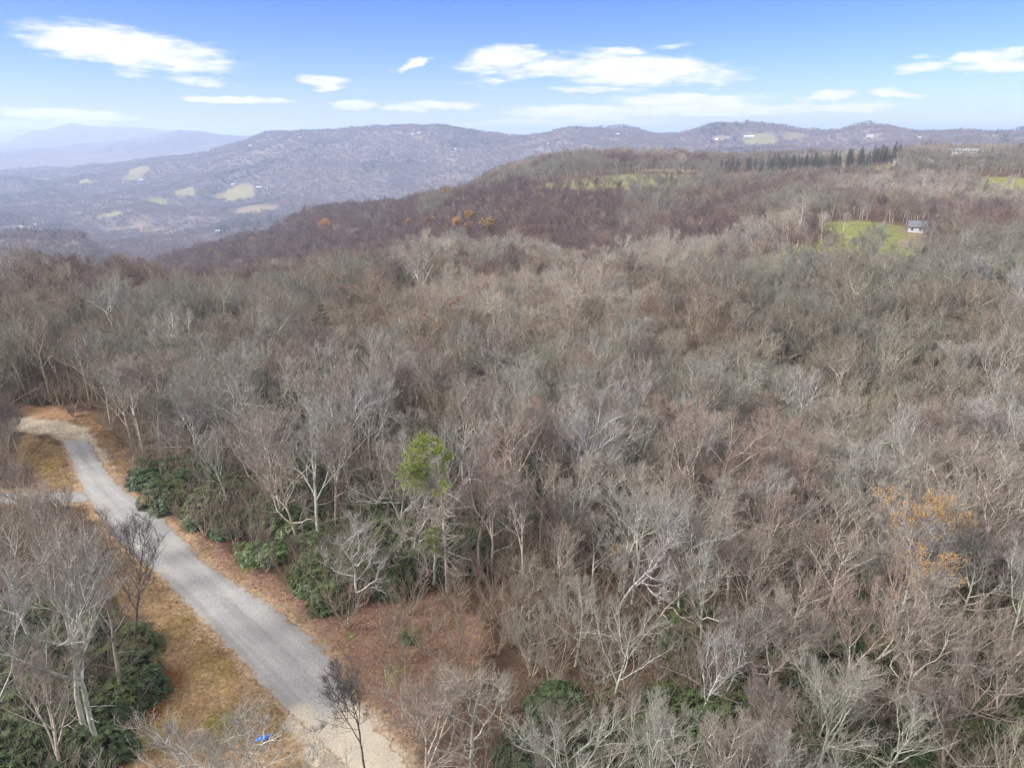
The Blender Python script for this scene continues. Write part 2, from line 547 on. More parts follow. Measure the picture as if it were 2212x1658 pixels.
def bark_material(name, limb, twig, vary=False, mids=None):
    """limb colour fading into twig colour with branch thickness (attribute 'fine')"""
    m, nt, b = mat_new(name)
    at = nn(nt, 'ShaderNodeAttribute', attribute_name='fine')
    n = tex_noise(nt, 3.5, 5, 'Object', .65, (1, 1, .35))
    patch = ramp(nt, n, [(.38, tuple(x * .55 for x in limb)), (.5, limb), (.66, tuple(min(1, x * 1.35) for x in limb))])
    c = mixc(nt, at.outputs['Fac'], patch, twig)
    if vary:
        oi = nn(nt, 'ShaderNodeObjectInfo')
        wn = world_noise(nt, .012, 3)
        k = mth(nt, 'ADD', mth(nt, 'MULTIPLY', oi.outputs['Random'], .42), mth(nt, 'MULTIPLY', wn, .6))
        tint = ramp(nt, k, [(.12, (.70, .54, .48)), (.28, (.98, .82, .70)), (.42, (.80, .79, .72)), (.5, (1.12, 1.03, .9)),
                            (.62, (.84, .86, .82)), (.76, (1.2, 1.17, 1.06)), (.9, (.74, .78, .66))])
        c = mixc(nt, 1.0, c, tint, 'MULTIPLY')
    set_col(nt, b, c)
    b.inputs['Roughness'].default_value = .9
    b.inputs['Specular IOR Level'].default_value = .1
    return m


LIMB = (.40, .37, .315)
TWIG = (.205, .169, .149)
M = {}
M['bark_mix'] = bark_material('bark_mixed', LIMB, TWIG, True)
BARKS = {
    'pale grey': bark_material('bark_pale_grey', (.41, .39, .34), (.25, .22, .185)),
    'grey brown': bark_material('bark_grey_brown', (.36, .31, .265), (.215, .178, .148)),
    'lichen green': bark_material('bark_lichen', (.34, .355, .29), (.235, .215, .19)),
    'reddish brown': bark_material('bark_reddish', (.33, .265, .23), (.22, .165, .135)),
    'dark brown': bark_material('bark_dark', (.21, .175, .155), (.16, .13, .115)),
    'sooty': bark_material('bark_sooty', (.10, .085, .075), (.10, .085, .075)),
    'ash grey': bark_material('bark_ash', (.40, .385, .375), (.255, .235, .215)),
}
M['dark_bark'] = BARKS['dark brown']
M['bark_purple'] = bark_material('bark_dusky', (.20, .16, .15), (.15, .112, .11), True)
M['bark_pale'] = bark_material('bark_pale_mixed', (.52, .49, .45), (.29, .265, .245), True)
M['bark_green'] = bark_material('bark_lichen_mixed', (.33, .33, .29), (.20, .19, .17), True)


def leaf_material(name, c1, c2, scale=.9, rough=.5, spec=.3, trans=0.0, rnd=True):
    m, nt, b = mat_new(name)
    at = nn(nt, 'ShaderNodeAttribute', attribute_name='fine')
    c = mixc(nt, at.outputs['Fac'], c1, c2)
    n = tex_noise(nt, scale, 3)
    c = mixc(nt, mth(nt, 'MULTIPLY', n, .9, True), c, tuple(x * .55 for x in c1))
    oi = nn(nt, 'ShaderNodeObjectInfo')
    c = mixc(nt, 1.0, c, ramp(nt, oi.outputs['Random'], [(0, (.8, .95, .9)), (.35, (1.15, 1.05, .8)), (.6, (.75, .8, .75)), (.8, (1.0, 1.1, 1.0)), (1, (1.35, 1.15, .75))]), 'MULTIPLY')
    set_col(nt, b, c)
    b.inputs['Roughness'].default_value = rough
    b.inputs['Specular IOR Level'].default_value = spec
    return m


M['rhodo'] = leaf_material('evergreen_leaf', (.026, .044, .018), (.080, .108, .042), .8, .5, .22)
M['rhodo_lime'] = leaf_material('bright_evergreen_leaf', (.05, .085, .025), (.11, .16, .05), 1.2, .45, .4)
M['pine'] = leaf_material('pine_needles', (.14, .21, .035), (.36, .43, .10), .8, .6, .2)
M['conifer'] = leaf_material('dark_needles', (.018, .034, .019), (.05, .075, .035), .3, .6, .2)
M['orange'] = leaf_material('orange_leaf', (.29, .155, .045), (.44, .28, .08), .4, .6, .2)
M['gold'] = leaf_material('golden_leaf', (.30, .17, .05), (.52, .31, .09), .15, .6, .2)
M['rust'] = leaf_material('rusty_leaf', (.22, .10, .055), (.34, .17, .09), .15, .6, .2)
M['brownleaf'] = leaf_material('dry_leaf', (.22, .12, .07), (.48, .34, .22), 6, .7, .2)


def ground_material():
    m, nt, b = mat_new('ground_cover')
    at = nn(nt, 'ShaderNodeAttribute', attribute_name='cover')
    geo = nn(nt, 'ShaderNodeNewGeometry')

    def gn(scale, detail, rough=.6):
        n = nn(nt, 'ShaderNodeTexNoise')
        n.inputs['Scale'].default_value = scale
        n.inputs['Detail'].default_value = detail
        n.inputs['Roughness'].default_value = rough
        nt.links.new(geo.outputs['Position'], n.inputs['Vector'])
        return n.outputs[0]
    fine = ramp(nt, gn(2.6, 9, .85), [(.3, (.28, .26, .25)), (.46, (.85, .84, .83)), (.58, (1.3, 1.27, 1.2)), (.68, (2.1, 2.0, 1.9))])
    mid = ramp(nt, gn(.35, 5), [(.3, (.75, .72, .70)), (.7, (1.22, 1.22, 1.2))])
    big = ramp(nt, gn(.004, 6), [(.3, (.78, .80, .88)), (.5, (1, 1, 1)), (.7, (1.22, 1.1, 1.0))])
    c = mixc(nt, 1.0, at.outputs['Color'], fine, 'MULTIPLY')
    c = mixc(nt, 1.0, c, mid, 'MULTIPLY')
    c = mixc(nt, 1.0, c, big, 'MULTIPLY')
    set_col(nt, b, c)
    b.inputs['Roughness'].default_value = .95
    b.inputs['Specular IOR Level'].default_value = .05
    bp = nn(nt, 'ShaderNodeBump')
    bp.inputs['Strength'].default_value = .6
    bp.inputs['Distance'].default_value = .12
    nt.links.new(gn(5.0, 6, .7), bp.inputs['Height'])
    nt.links.new(bp.outputs[0], b.inputs['Normal'])
    return m


def road_material():
    m, nt, b = mat_new('chip_road')
    geo = nn(nt, 'ShaderNodeNewGeometry')
    mp = nn(nt, 'ShaderNodeMapping')
    mp0 = nn(nt, 'ShaderNodeMapping')
    mp0.inputs['Rotation'].default_value = (0, 0, R(-45))
    mp.inputs['Scale'].default_value = (1, .04, 1)
    nt.links.new(geo.outputs['Position'], mp0.inputs['Vector'])
    nt.links.new(mp0.outputs[0], mp.inputs['Vector'])

    def gn(scale, detail, vec, rough=.6):
        n = nn(nt, 'ShaderNodeTexNoise')
        n.inputs['Scale'].default_value = scale
        n.inputs['Detail'].default_value = detail
        n.inputs['Roughness'].default_value = rough
        nt.links.new(vec, n.inputs['Vector'])
        return n.outputs[0]
    streak = ramp(nt, gn(1.3, 4, mp.outputs[0]), [(.3, (.82, .81, .80)), (.5, (1, 1, 1)), (.7, (1.1, 1.1, 1.1))])
    speck = ramp(nt, gn(6.0, 6, geo.outputs['Position'], .9), [(.3, (.45, .45, .46)), (.5, (1, 1, 1)), (.7, (1.3, 1.3, 1.28))])
    blot = ramp(nt, gn(.22, 4, geo.outputs['Position']), [(.35, (.88, .88, .9)), (.65, (1.1, 1.09, 1.06))])
    at = nn(nt, 'ShaderNodeAttribute', attribute_name='fine')
    track = ramp(nt, at.outputs['Fac'], [(0, (.78, .76, .73)), (.12, (.92, .91, .89)), (.27, (1.1, 1.1, 1.1)), (.45, (.9, .9, .91)), (.55, (.92, .92, .93)), (.72, (1.1, 1.1, 1.1)), (.9, (.93, .92, .9)), (1, (.8, .77, .74))])
    c = mixc(nt, 1.0, (.20, .198, .196), streak, 'MULTIPLY')
    c = mixc(nt, .75, c, mixc(nt, 1.0, c, track, 'MULTIPLY'))
    aw = nn(nt, 'ShaderNodeAttribute', attribute_name='worn')
    c = mixc(nt, aw.outputs['Fac'], c, (.265, .235, .19))
    litter = gn(1.1, 8, geo.outputs['Position'], .8)
    edge = ramp(nt, at.outputs['Fac'], [(0, (1, 1, 1)), (.10, (0, 0, 0)), (.88, (0, 0, 0)), (1, (1, 1, 1))])
    lm = ramp(nt, mth(nt, 'ADD', litter, mth(nt, 'MULTIPLY', edge, .16)), [(.60, (0, 0, 0)), (.68, (1, 1, 1))])
    c = mixc(nt, lm, c, (.17, .11, .07))
    c = mixc(nt, 1.0, c, speck, 'MULTIPLY')
    c = mixc(nt, 1.0, c, blot, 'MULTIPLY')
    set_col(nt, b, c)
    b.inputs['Roughness'].default_value = .9
    b.inputs['Specular IOR Level'].default_value = .15
    return m


def plain(name, c, rough=.8, vary=.25, scale=2.0):
    m, nt, b = mat_new(name)
    n = tex_noise(nt, scale, 4)
    cc = mixc(nt, n, tuple(x * (1 - vary) for x in c), tuple(min(1, x * (1 + vary)) for x in c))
    set_col(nt, b, cc)
    b.inputs['Roughness'].default_value = rough
    return m


M['ground'] = ground_material()
M['road'] = road_material()
M['white'] = plain('white_siding', (.34, .34, .33), .7, .05)
M['cream'] = plain('cream_siding', (.62, .57, .48), .7, .05)
M['roof_grey'] = plain('grey_shingle', (.20, .21, .22), .8, .12)
M['roof_slate'] = plain('slate_shingle', (.085, .09, .10), .85, .15)
M['roof_white'] = plain('pale_metal_roof', (.50, .52, .55), .5, .05)
M['roof_red'] = plain('brown_shingle', (.25, .14, .11), .8, .12)
M['glass'] = plain('dark_glass', (.04, .05, .06), .15, .1)
M['stake'] = plain('pale_wood_stake', (.72, .66, .55), .7, .1)
M['tape'] = plain('blue_tape', (.07, .19, .50), .4, .3, 25)
M['pink'] = plain('purple_tape', (.30, .17, .33), .4, .3, 25)
M['redcar'] = plain('red_paint', (.35, .06, .05), .4, .1)

# ------------------------------------------------------------------ mesh helpers


def link(o, parent=None):
    COL.objects.link(o)
    if parent is not None:
        o.parent = parent
    return o


def mesh_np(name, V, Fq, mats, midx=None, attr=None, cover=None, smooth=False):
    """V [n,3]; Fq list of int arrays [m,k] (k = 3 or 4); attr float per vertex"""
    me = bpy.data.meshes.new(name)
    V = np.asarray(V, dtype=np.float32)
    Fq = [np.asarray(f, dtype=np.int32) for f in Fq if len(f)]
    nl = sum(f.size for f in Fq)
    npoly = sum(len(f) for f in Fq)
    me.vertices.add(len(V))
    me.vertices.foreach_set('co', V.ravel())
    me.loops.add(nl)
    me.loops.foreach_set('vertex_index', np.concatenate([f.ravel() for f in Fq]))
    tot = np.concatenate([np.full(len(f), f.shape[1], np.int32) for f in Fq])
    me.polygons.add(npoly)
    me.polygons.foreach_set('loop_start', np.concatenate([[0], np.cumsum(tot)[:-1]]).astype(np.int32))
    me.polygons.foreach_set('loop_total', tot)
    for m in mats:
        me.materials.append(m)
    if midx is not None:
        me.polygons.foreach_set('material_index', np.asarray(midx, np.int32))
    if smooth:
        me.polygons.foreach_set('use_smooth', np.ones(npoly, bool))
    if attr is not None:
        a = me.attributes.new('fine', 'FLOAT', 'POINT')
        a.data.foreach_set('value', np.asarray(attr, np.float32))
    if cover is not None:
        a = me.attributes.new('cover', 'FLOAT_COLOR', 'POINT')
        a.data.foreach_set('color', np.asarray(cover, np.float32).ravel())
    me.update(calc_edges=True)
    return me


def obj(name, me, parent=None, loc=None, rz=0.0, sc=None):
    o = bpy.data.objects.new(name, me)
    if loc is not None:
        o.location = loc
    if rz:
        o.rotation_euler = (0, 0, rz)
    if sc is not None:
        o.scale = (sc, sc, sc) if isinstance(sc, (int, float)) else sc
    return link(o, parent)


class Geo:
    """collects tubes and leaf quads"""

    def __init__(s):
        s.v, s.q, s.a, s.m, s.n = [], [], [], [], 0

    def add(s, V, Q, A, mi=0):
        s.v.append(V)
        s.q.append(Q + s.n)
        s.a.append(A)
        s.m.append(np.full(len(Q), mi))
        s.n += len(V)

    def tubes(s, P, Rr, sides, fine, mi=0):
        """P [B,N,3] R [B,N] fine scalar or [B,N]"""
        B, N, _ = P.shape
        T = np.empty_like(P)
        T[:, 1:-1] = P[:, 2:] - P[:, :-2]
        T[:, 0] = P[:, 1] - P[:, 0]
        T[:, -1] = P[:, -1] - P[:, -2]
        T /= np.linalg.norm(T, axis=2, keepdims=True) + 1e-9
        ref = np.where(np.abs(T[:, :1, 2:3]) < .8, np.array([0, 0, 1.]), np.array([1., 0, 0]))
        A = np.cross(T, np.broadcast_to(ref, T.shape))
        A /= np.linalg.norm(A, axis=2, keepdims=True) + 1e-9
        Bn = np.cross(T, A)
        th = np.arange(sides) * 2 * pi / sides
        V = P[:, :, None, :] + Rr[:, :, None, None] * (A[:, :, None, :] * np.cos(th)[None, None, :, None] + Bn[:, :, None, :] * np.sin(th)[None, None, :, None])
        b, n, k = np.meshgrid(np.arange(B), np.arange(N - 1), np.arange(sides), indexing='ij')
        base = (b * N + n) * sides
        k2 = (k + 1) % sides
        Q = np.stack([base + k, base + k2, base + sides + k2, base + sides + k], -1).reshape(-1, 4)
        fa = np.broadcast_to(np.asarray(fine, float) if np.ndim(fine) else np.full((B, N), fine), (B, N))
        s.add(V.reshape(-1, 3), Q, np.repeat(fa.reshape(-1), sides), mi)

    def quads(s, C, D, W, fine, mi=0):
        """leaf quads: base C, direction-length D, half-width vector W [n,3]"""
        V = np.stack([C, C + D * .5 + W, C + D, C + D * .5 - W], 1).reshape(-1, 3)
        Q = np.arange(len(C) * 4).reshape(-1, 4)
        s.add(V, Q, np.repeat(fine, 4), mi)

    def mesh(s, name, mats, smooth=False):
        return mesh_np(name, np.concatenate(s.v), [np.concatenate(s.q)], mats, np.concatenate(s.m), np.concatenate(s.a), smooth=smooth)


def unit(v):
    return v / (np.linalg.norm(v, axis=-1, keepdims=True) + 1e-9)


def grow(rng, P0, D, L, K, gn, trop):
    B = len(P0)
    P = np.empty((B, K + 1, 3))
    P[:, 0] = P0
    d = D.copy()
    for k in range(K):
        d = unit(d + rng.normal(0, gn, (B, 3)) + np.array([0, 0, 1.]) * trop)
        P[:, k + 1] = P[:, k] + d * (L / K)[:, None]
    return P


def branch(rng, P, Rd, L, n, t0, t1, a0, a1, ratio, rr, fall=.5, up=0.0):
    """n children for each branch of P; returns start, dir, length, radius"""
    B, N, _ = P.shape
    t = t0 + (t1 - t0) * (np.arange(n)[None] + rng.random((B, n))) / n
    f = t * (N - 1)
    i = np.clip(f.astype(int), 0, N - 2)
    w = (f - i)[..., None]
    bi = np.arange(B)[:, None]
    p0, p1 = P[bi, i], P[bi, i + 1]
    S0 = p0 * (1 - w) + p1 * w
    T = unit(p1 - p0)
    rad = Rd[bi, i] * (1 - w[..., 0]) + Rd[bi, i + 1] * w[..., 0]
    az = np.arange(n)[None] * 2.4 + rng.random((B, 1)) * 6.28 + rng.normal(0, .5, (B, n))
    ref = np.where(np.abs(T[..., 2:3]) < .9, np.array([0, 0, 1.]), np.array([1., 0, 0]))
    A = unit(np.cross(T, ref))
    Bn = np.cross(T, A)
    ang = rng.uniform(a0, a1, (B, n))[..., None]
    D = T * np.cos(ang) + (A * np.cos(az)[..., None] + Bn * np.sin(az)[..., None]) * np.sin(ang)
    D = unit(D + np.array([0, 0, 1.]) * up)
    Ln = L[:, None] * ratio * (1 - fall * (t - t0) / max(1e-6, (t1 - t0))) * rng.uniform(.7, 1.25, (B, n))
    return S0.reshape(-1, 3), D.reshape(-1, 3), Ln.reshape(-1), (rad * rr).reshape(-1)


def taper(r0, K, end):
    t = np.linspace(0, 1, K + 1)
    return r0[:, None] * (1 - (1 - end) * t)[None]


FORMS = {
    'spreading': dict(H=17, fork=.30, nl=8, a0=.6, a1=1.15, g=.20, lean=.02, r=.23),
    'upright': dict(H=19, fork=.42, nl=7, a0=.3, a1=.70, g=.13, lean=.02, r=.17),
    'forked': dict(H=18, fork=.22, nl=6, a0=.3, a1=.85, g=.18, lean=.03, r=.24),
    'leaning': dict(H=17, fork=.40, nl=7, a0=.4, a1=.95, g=.17, lean=.16, r=.17),
    'slender': dict(H=16, fork=.55, nl=7, a0=.35, a1=.70, g=.09, lean=.03, r=.105),
    'gnarled': dict(H=15, fork=.26, nl=7, a0=.55, a1=1.25, g=.32, lean=.06, r=.23),
    'round-crowned': dict(H=16, fork=.30, nl=10, a0=.4, a1=1.1, g=.15, lean=.02, r=.21),
    'tall-stemmed': dict(H=20, fork=.56, nl=8, a0=.35, a1=.95, g=.15, lean=.03, r=.19),
    'straight-stemmed': dict(H=19, fork=.48, nl=9, a0=.4, a1=1.1, g=.12, lean=.02, r=.15),
    'vase-shaped': dict(H=18, fork=.20, nl=8, a0=.32, a1=.68, g=.11, lean=.02, r=.22),
}
RX = {'spreading': .42, 'upright': .27, 'forked': .37, 'leaning': .32, 'slender': .23, 'gnarled': .40, 'round-crowned': .39, 'vase-shaped': .34, 'tall-stemmed': .22, 'straight-stemmed': .18}


def to_hull(S0, D, c, rx, rz):
    """distance along D from S0 to the rounded crown outline"""
    r = np.array([rx, rx, rz])
    p = (S0 - c) / r
    q = D / r
    a = (q * q).sum(1)
    b = (p * q).sum(1)
    cc = (p * p).sum(1) - 1
    disc = np.maximum(b * b - a * cc, 0)
    return np.maximum((-b + np.sqrt(disc)) / a, .15)


def bare_tree(form, seed, dens=.85):
    p = FORMS[form]
    rng = np.random.default_rng(seed)
    H = p['H']
    tr, cr = Geo(), Geo()
    d0 = unit(np.array([[rng.normal(0, p['lean']), rng.normal(0, p['lean']), 1.]]))
    if form == 'leaning':
        d0 = unit(np.array([[.22, .05, 1.]]))
    Lt = np.array([H * .78])
    K = 11
    P = grow(rng, np.zeros((1, 3)), d0, Lt, K, .035 + p['g'] * .12, .02)
    Rt = p['r'] * np.interp(np.linspace(0, 1, K + 1), [0, .06, p['fork'], 1], [1.35, 1.0, .72, .16])[None]
    ft = int(round(p['fork'] * K)) + 1
    tr.tubes(P[:, :ft + 1], Rt[:, :ft + 1], 8, 0.0)
    cr.tubes(P[:, ft:], Rt[:, ft:], 6, np.linspace(0, .35, K + 1 - ft)[None])
    # limbs
    s, d, L, r = branch(rng, P, Rt, Lt, p['nl'], p['fork'] * .8, .97, p['a0'], p['a1'], .66, .70, .45, .10)
    hc = np.array([np.interp(.72, np.linspace(0, 1, K + 1), P[0, :, 0]), np.interp(.72, np.linspace(0, 1, K + 1), P[0, :, 1]), H * .60])
    rx, rz = H * RX[form], H * .40
    L = np.clip(to_hull(s, unit(d + np.array([0, 0, .25])), hc, rx, rz) * rng.uniform(.82, 1.08, len(s)), 1.0, 11)
    P1 = grow(rng, s, d, L, 7, p['g'], .10)
    R1 = taper(r, 7, .22)
    cr.tubes(P1, R1, 5, np.linspace(0, .25, 8)[None])
    # a few low dead limbs
    s, d, L, r = branch(rng, P, Rt, Lt * .25, 4, .15, p['fork'], 1.0, 1.5, .7, .22, .3, 0)
    Pd = grow(rng, s, d, L, 4, .15, .03)
    cr.tubes(Pd, taper(r, 4, .2), 3, .3)
    # second order, along limbs and the leader
    Pl = P[:, ft:]
    s, d, L, r = branch(rng, P1, R1, L_of(P1), 6, .22, .98, .35, .95, .52, .62, .45, .15)
    s2, d2, L2, r2 = branch(rng, Pl, Rt[:, ft:], L_of(Pl), 6, .3, .98, .35, .8, .42, .5, .4, .15)
    s, d, L, r = np.concatenate([s, s2]), np.concatenate([d, d2]), np.concatenate([L, L2]), np.concatenate([r, r2])
    L = np.clip(np.minimum(L * 1.15, to_hull(s, unit(d + np.array([0, 0, .2])), hc, rx * 1.03, rz * 1.03) * rng.uniform(.8, 1.05, len(s))), .5, 4.6)
    P2 = grow(rng, s, d, L, 5, p['g'] * 1.05, .12)
    R2 = taper(np.maximum(r, .03), 5, .3)
    cr.tubes(P2, R2, 4, np.linspace(.0, .45, 6)[None])
    # third
    s, d, L, r = branch(rng, P2, R2, L_of(P2), 7, .15, 1.0, .35, .9, .50, .6, .45, .15)
    P3 = grow(rng, s, d, L, 3, p['g'], .14)
    R3 = taper(np.maximum(r, .015), 3, .4)
    cr.tubes(P3, R3, 3, np.linspace(.3, .85, 4)[None])
    # twigs
    s, d, L, r = branch(rng, P3, R3, L_of(P3), int(6 * dens), .1, 1.0, .3, .85, .60, .7, .35, .22)
    L = np.clip(L, .35, 1.3)
    P4 = grow(rng, s, d, L, 2, .12, .16)
    R4 = np.broadcast_to(np.array([.0105, .009, .006]), (len(s), 3))
    cr.tubes(P4, R4, 3, .92)
    s, d, L, r = branch(rng, P4, R4, L_of(P4), 2, .3, .95, .3, .8, .6, .7, .3, .2)
    P5 = grow(rng, s, d, np.clip(L, .25, .8), 1, .1, .1)
    cr.tubes(P5, np.broadcast_to(np.array([.008, .005]), (len(s), 2)), 3, 1.0)
    tips = np.concatenate([P4[:, -1], P5[:, -1]])
    return tr, cr, tips


def L_of(P):
    return np.linalg.norm(np.diff(P, axis=1), axis=2).sum(1)


def add_leaves(g, rng, C, size, mi, per=1, spread=.25):
    C = np.repeat(C, per, 0) + rng.normal(0, spread, (len(C) * per, 3))
    n = len(C)
    D = unit(rng.normal(0, 1, (n, 3)) + np.array([0, 0, -.2])) * (size * rng.uniform(.6, 1.3, (n, 1)))
    W = unit(np.cross(D, rng.normal(0, 1, (n, 3)))) * np.linalg.norm(D, axis=1, keepdims=True) * .38
    g.quads(C, D, W, rng.random(n), mi)


NEAR = []          # (form, trunk mesh, crown mesh, merged mesh)


def merge(*gs):
    g = Geo()
    for x in gs:
        for v, q, a, m in zip(x.v, x.q, x.a, x.m):
            g.v.append(v)
            g.a.append(a)
            g.m.append(m)
            g.q.append(q + g.n)
        # q were already offset inside x
        g.n += x.n
    return g


for i, form in enumerate(['spreading', 'upright', 'forked', 'leaning', 'slender', 'gnarled', 'round-crowned', 'vase-shaped', 'spreading', 'gnarled', 'upright', 'tall-stemmed', 'straight-stemmed', 'tall-stemmed']):
    tr, cr, tips = bare_tree(form, 100 + i * 7, .5 if 'stemmed' in form else .85)
    NEAR.append((form, tr.mesh('trunk', [M['bark_mix']], True), cr.mesh('crown', [M['bark_mix']]), tips, tr, cr))


# middle-distance tree: fewer, wider twigs
def mid_tree(seed, H=16, leaf=None, wide=1.0):
    rng = np.random.default_rng(seed)
    g = Geo()
    K = 5
    P = grow(rng, np.zeros((1, 3)), np.array([[rng.normal(0, .05), rng.normal(0, .05), 1.]]), np.array([H * .75]), K, .04, .02)
    Rt = np.interp(np.linspace(0, 1, K + 1), [0, 1], [.24, .05])[None]
    g.tubes(P, Rt, 4, np.linspace(.45, .8, K + 1)[None])
    s, d, L, r = branch(rng, P, Rt, np.array([H * .8]), 8, .35, .98, .3, .9, .55, .6, .45, .15)
    rx = rng.uniform(.28, .38) * H
    hc = np.array([0, 0, H * .60])
    L = np.clip(to_hull(s, unit(d + np.array([0, 0, .2])), hc, rx, H * .40) * rng.uniform(.75, 1.0, len(s)), 1.0, 10)
    P1 = grow(rng, s, d, L, 3, .15, .1)
    R1 = taper(np.maximum(r, .05), 3, .4)
    g.tubes(P1, R1, 3, np.linspace(.1, .6, 4)[None])
    s, d, L, r = branch(rng, P1, R1, L_of(P1), 6, .15, 1.0, .3, .9, .5, .6, .4, .2)
    L = np.clip(np.minimum(L, to_hull(s, d, hc, rx, H * .40)), .6, 4)
    P2 = grow(rng, s, d, L, 2, .15, .15)
    R2 = np.broadcast_to(np.array([.035, .03, .02]), (len(s), 3))
    g.tubes(P2, R2, 3, .7)
    s, d, L, r = branch(rng, P2, R2, L_of(P2), 8, .05, 1.0, .3, .9, .75, .7, .3, .25)
    L = np.clip(L, .8, 2.0)
    P3 = grow(rng, s, d, L, 1, .1, .1)
    g.tubes(P3, np.broadcast_to(np.array([.030, .016]) * wide, (len(s), 2)), 3, 1.0)
    return g, P3[:, -1]


_mg = [mid_tree(300 + i, H)[0] for i, H in enumerate([15, 17, 19, 16, 14])]
MIDS = [g_.mesh('mid_tree', [M[b_]]) for b_ in ('bark_mix', 'bark_purple', 'bark_pale', 'bark_green') for g_ in _mg]


def species(x, y, rng):
    """0 mixed, 1 dusky, 2 pale, 3 lichen green, in patches over the land"""
    d = np.hypot(x, y)
    u = 1106 + 1534 * np.tan(np.arctan2(x, y)) / .94
    k = np.zeros(len(x), int)
    n = fbm(x / 85, y / 85, 211, 3)
    r = rng.random(len(x))
    dusky = (d > 345) & (d < 640 + 500 * (u < 900)) & (u < 1350)
    dusky |= (d > 380) & (d < 470) & (u < 1600)
    k[dusky & (r < .88)] = 1
    k[~dusky & (n > .60)] = 2
    k[~dusky & (n < .40)] = 3
    k[(~dusky) & (n > .47) & (n < .53) & (d > 200)] = 1
    crest = (d > 235) & (d < 350) & (u > 820) & (u < 1500)
    k[crest & (r < .6)] = 2
    k[(d > 640) & (d < 780) & (u > 1050)] = 3
    return k


def far_cluster(seed, size=27.0, n=11):
    rng = np.random.default_rng(seed)
    g = Geo()
    for k in range(n):
        x, y = rng.uniform(-size / 2, size / 2, 2)
        H = rng.uniform(11, 16)
        P = np.array([[[x, y, 0], [x, y, H * .8]]])
        g.tubes(P, np.array([[.3, .12]]), 3, .2)
        m = 46
        th = rng.uniform(0, 6.28, m)
        rr = np.sqrt(rng.random(m)) * 3.6
        z0 = H * rng.uniform(.35, .8, m)
        C = np.stack([x + rr * .5 * np.cos(th), y + rr * .5 * np.sin(th), z0], 1)
        D = np.stack([rr * .6 * np.cos(th), rr * .6 * np.sin(th), rng.uniform(1.6, 4.2, m)], 1) + rng.normal(0, .4, (m, 3))
        W = unit(np.cross(D, rng.normal(0, 1, (m, 3)))) * rng.uniform(.10, .24, (m, 1))
        g.quads(C, D, W, rng.uniform(.6, 1, m))
    return g


M['bark_far'] = bark_material('bark_far_woods', (.20, .165, .165), (.19, .155, .155), True)
FARS = [far_cluster(400 + i).mesh('far_cluster', [M['bark_far']]) for i in range(4)]


def bush(seed, H=3.0, stems=14, leafm=None):
    rng = np.random.default_rng(seed)
    g = Geo()
    th = rng.uniform(0, 6.28, stems)
    P0 = np.stack([.35 * np.cos(th), .35 * np.sin(th), np.zeros(stems)], 1) * rng.random((stems, 1))
    D = unit(np.stack([np.cos(th) * .45, np.sin(th) * .45, np.ones(stems)], 1))
    L = H * rng.uniform(.6, 1.1, stems)
    P = grow(rng, P0, D, L, 5, .13, .08)
    Rt = taper(np.full(stems, .02 + H * .003), 5, .3)
    g.tubes(P, Rt, 3, np.linspace(.3, .8, 6)[None])
    s, d, L, r = branch(rng, P, Rt, L, 7, .2, 1, .35, .9, .42, .6, .4, .2)
    P1 = grow(rng, s, d, L, 3, .12, .12)
    R1 = taper(np.maximum(r, .009), 3, .5)
    g.tubes(P1, R1, 3, .85)
    s, d, L, r = branch(rng, P1, R1, L_of(P1), 5, .15, 1, .3, .8, .5, .7, .4, .2)
    P2 = grow(rng, s, d, np.clip(L, .25, .9), 1, .1, .1)
    g.tubes(P2, np.broadcast_to(np.array([.009, .006]), (len(s), 2)), 3, 1.0)
    return g, P2[:, -1]


BUSHES = []
for i, H in enumerate([2.2, 3.4, 4.8, 6.5]):
    g, tips = bush(500 + i, H, [16, 12, 9, 7][i])
    if i < 2:
        add_leaves(g, np.random.default_rng(5 + i), tips[::5], .10, 1, 1, .05)
    BUSHES.append(g.mesh('bush', [M['bark_mix'], M['brownleaf']]))


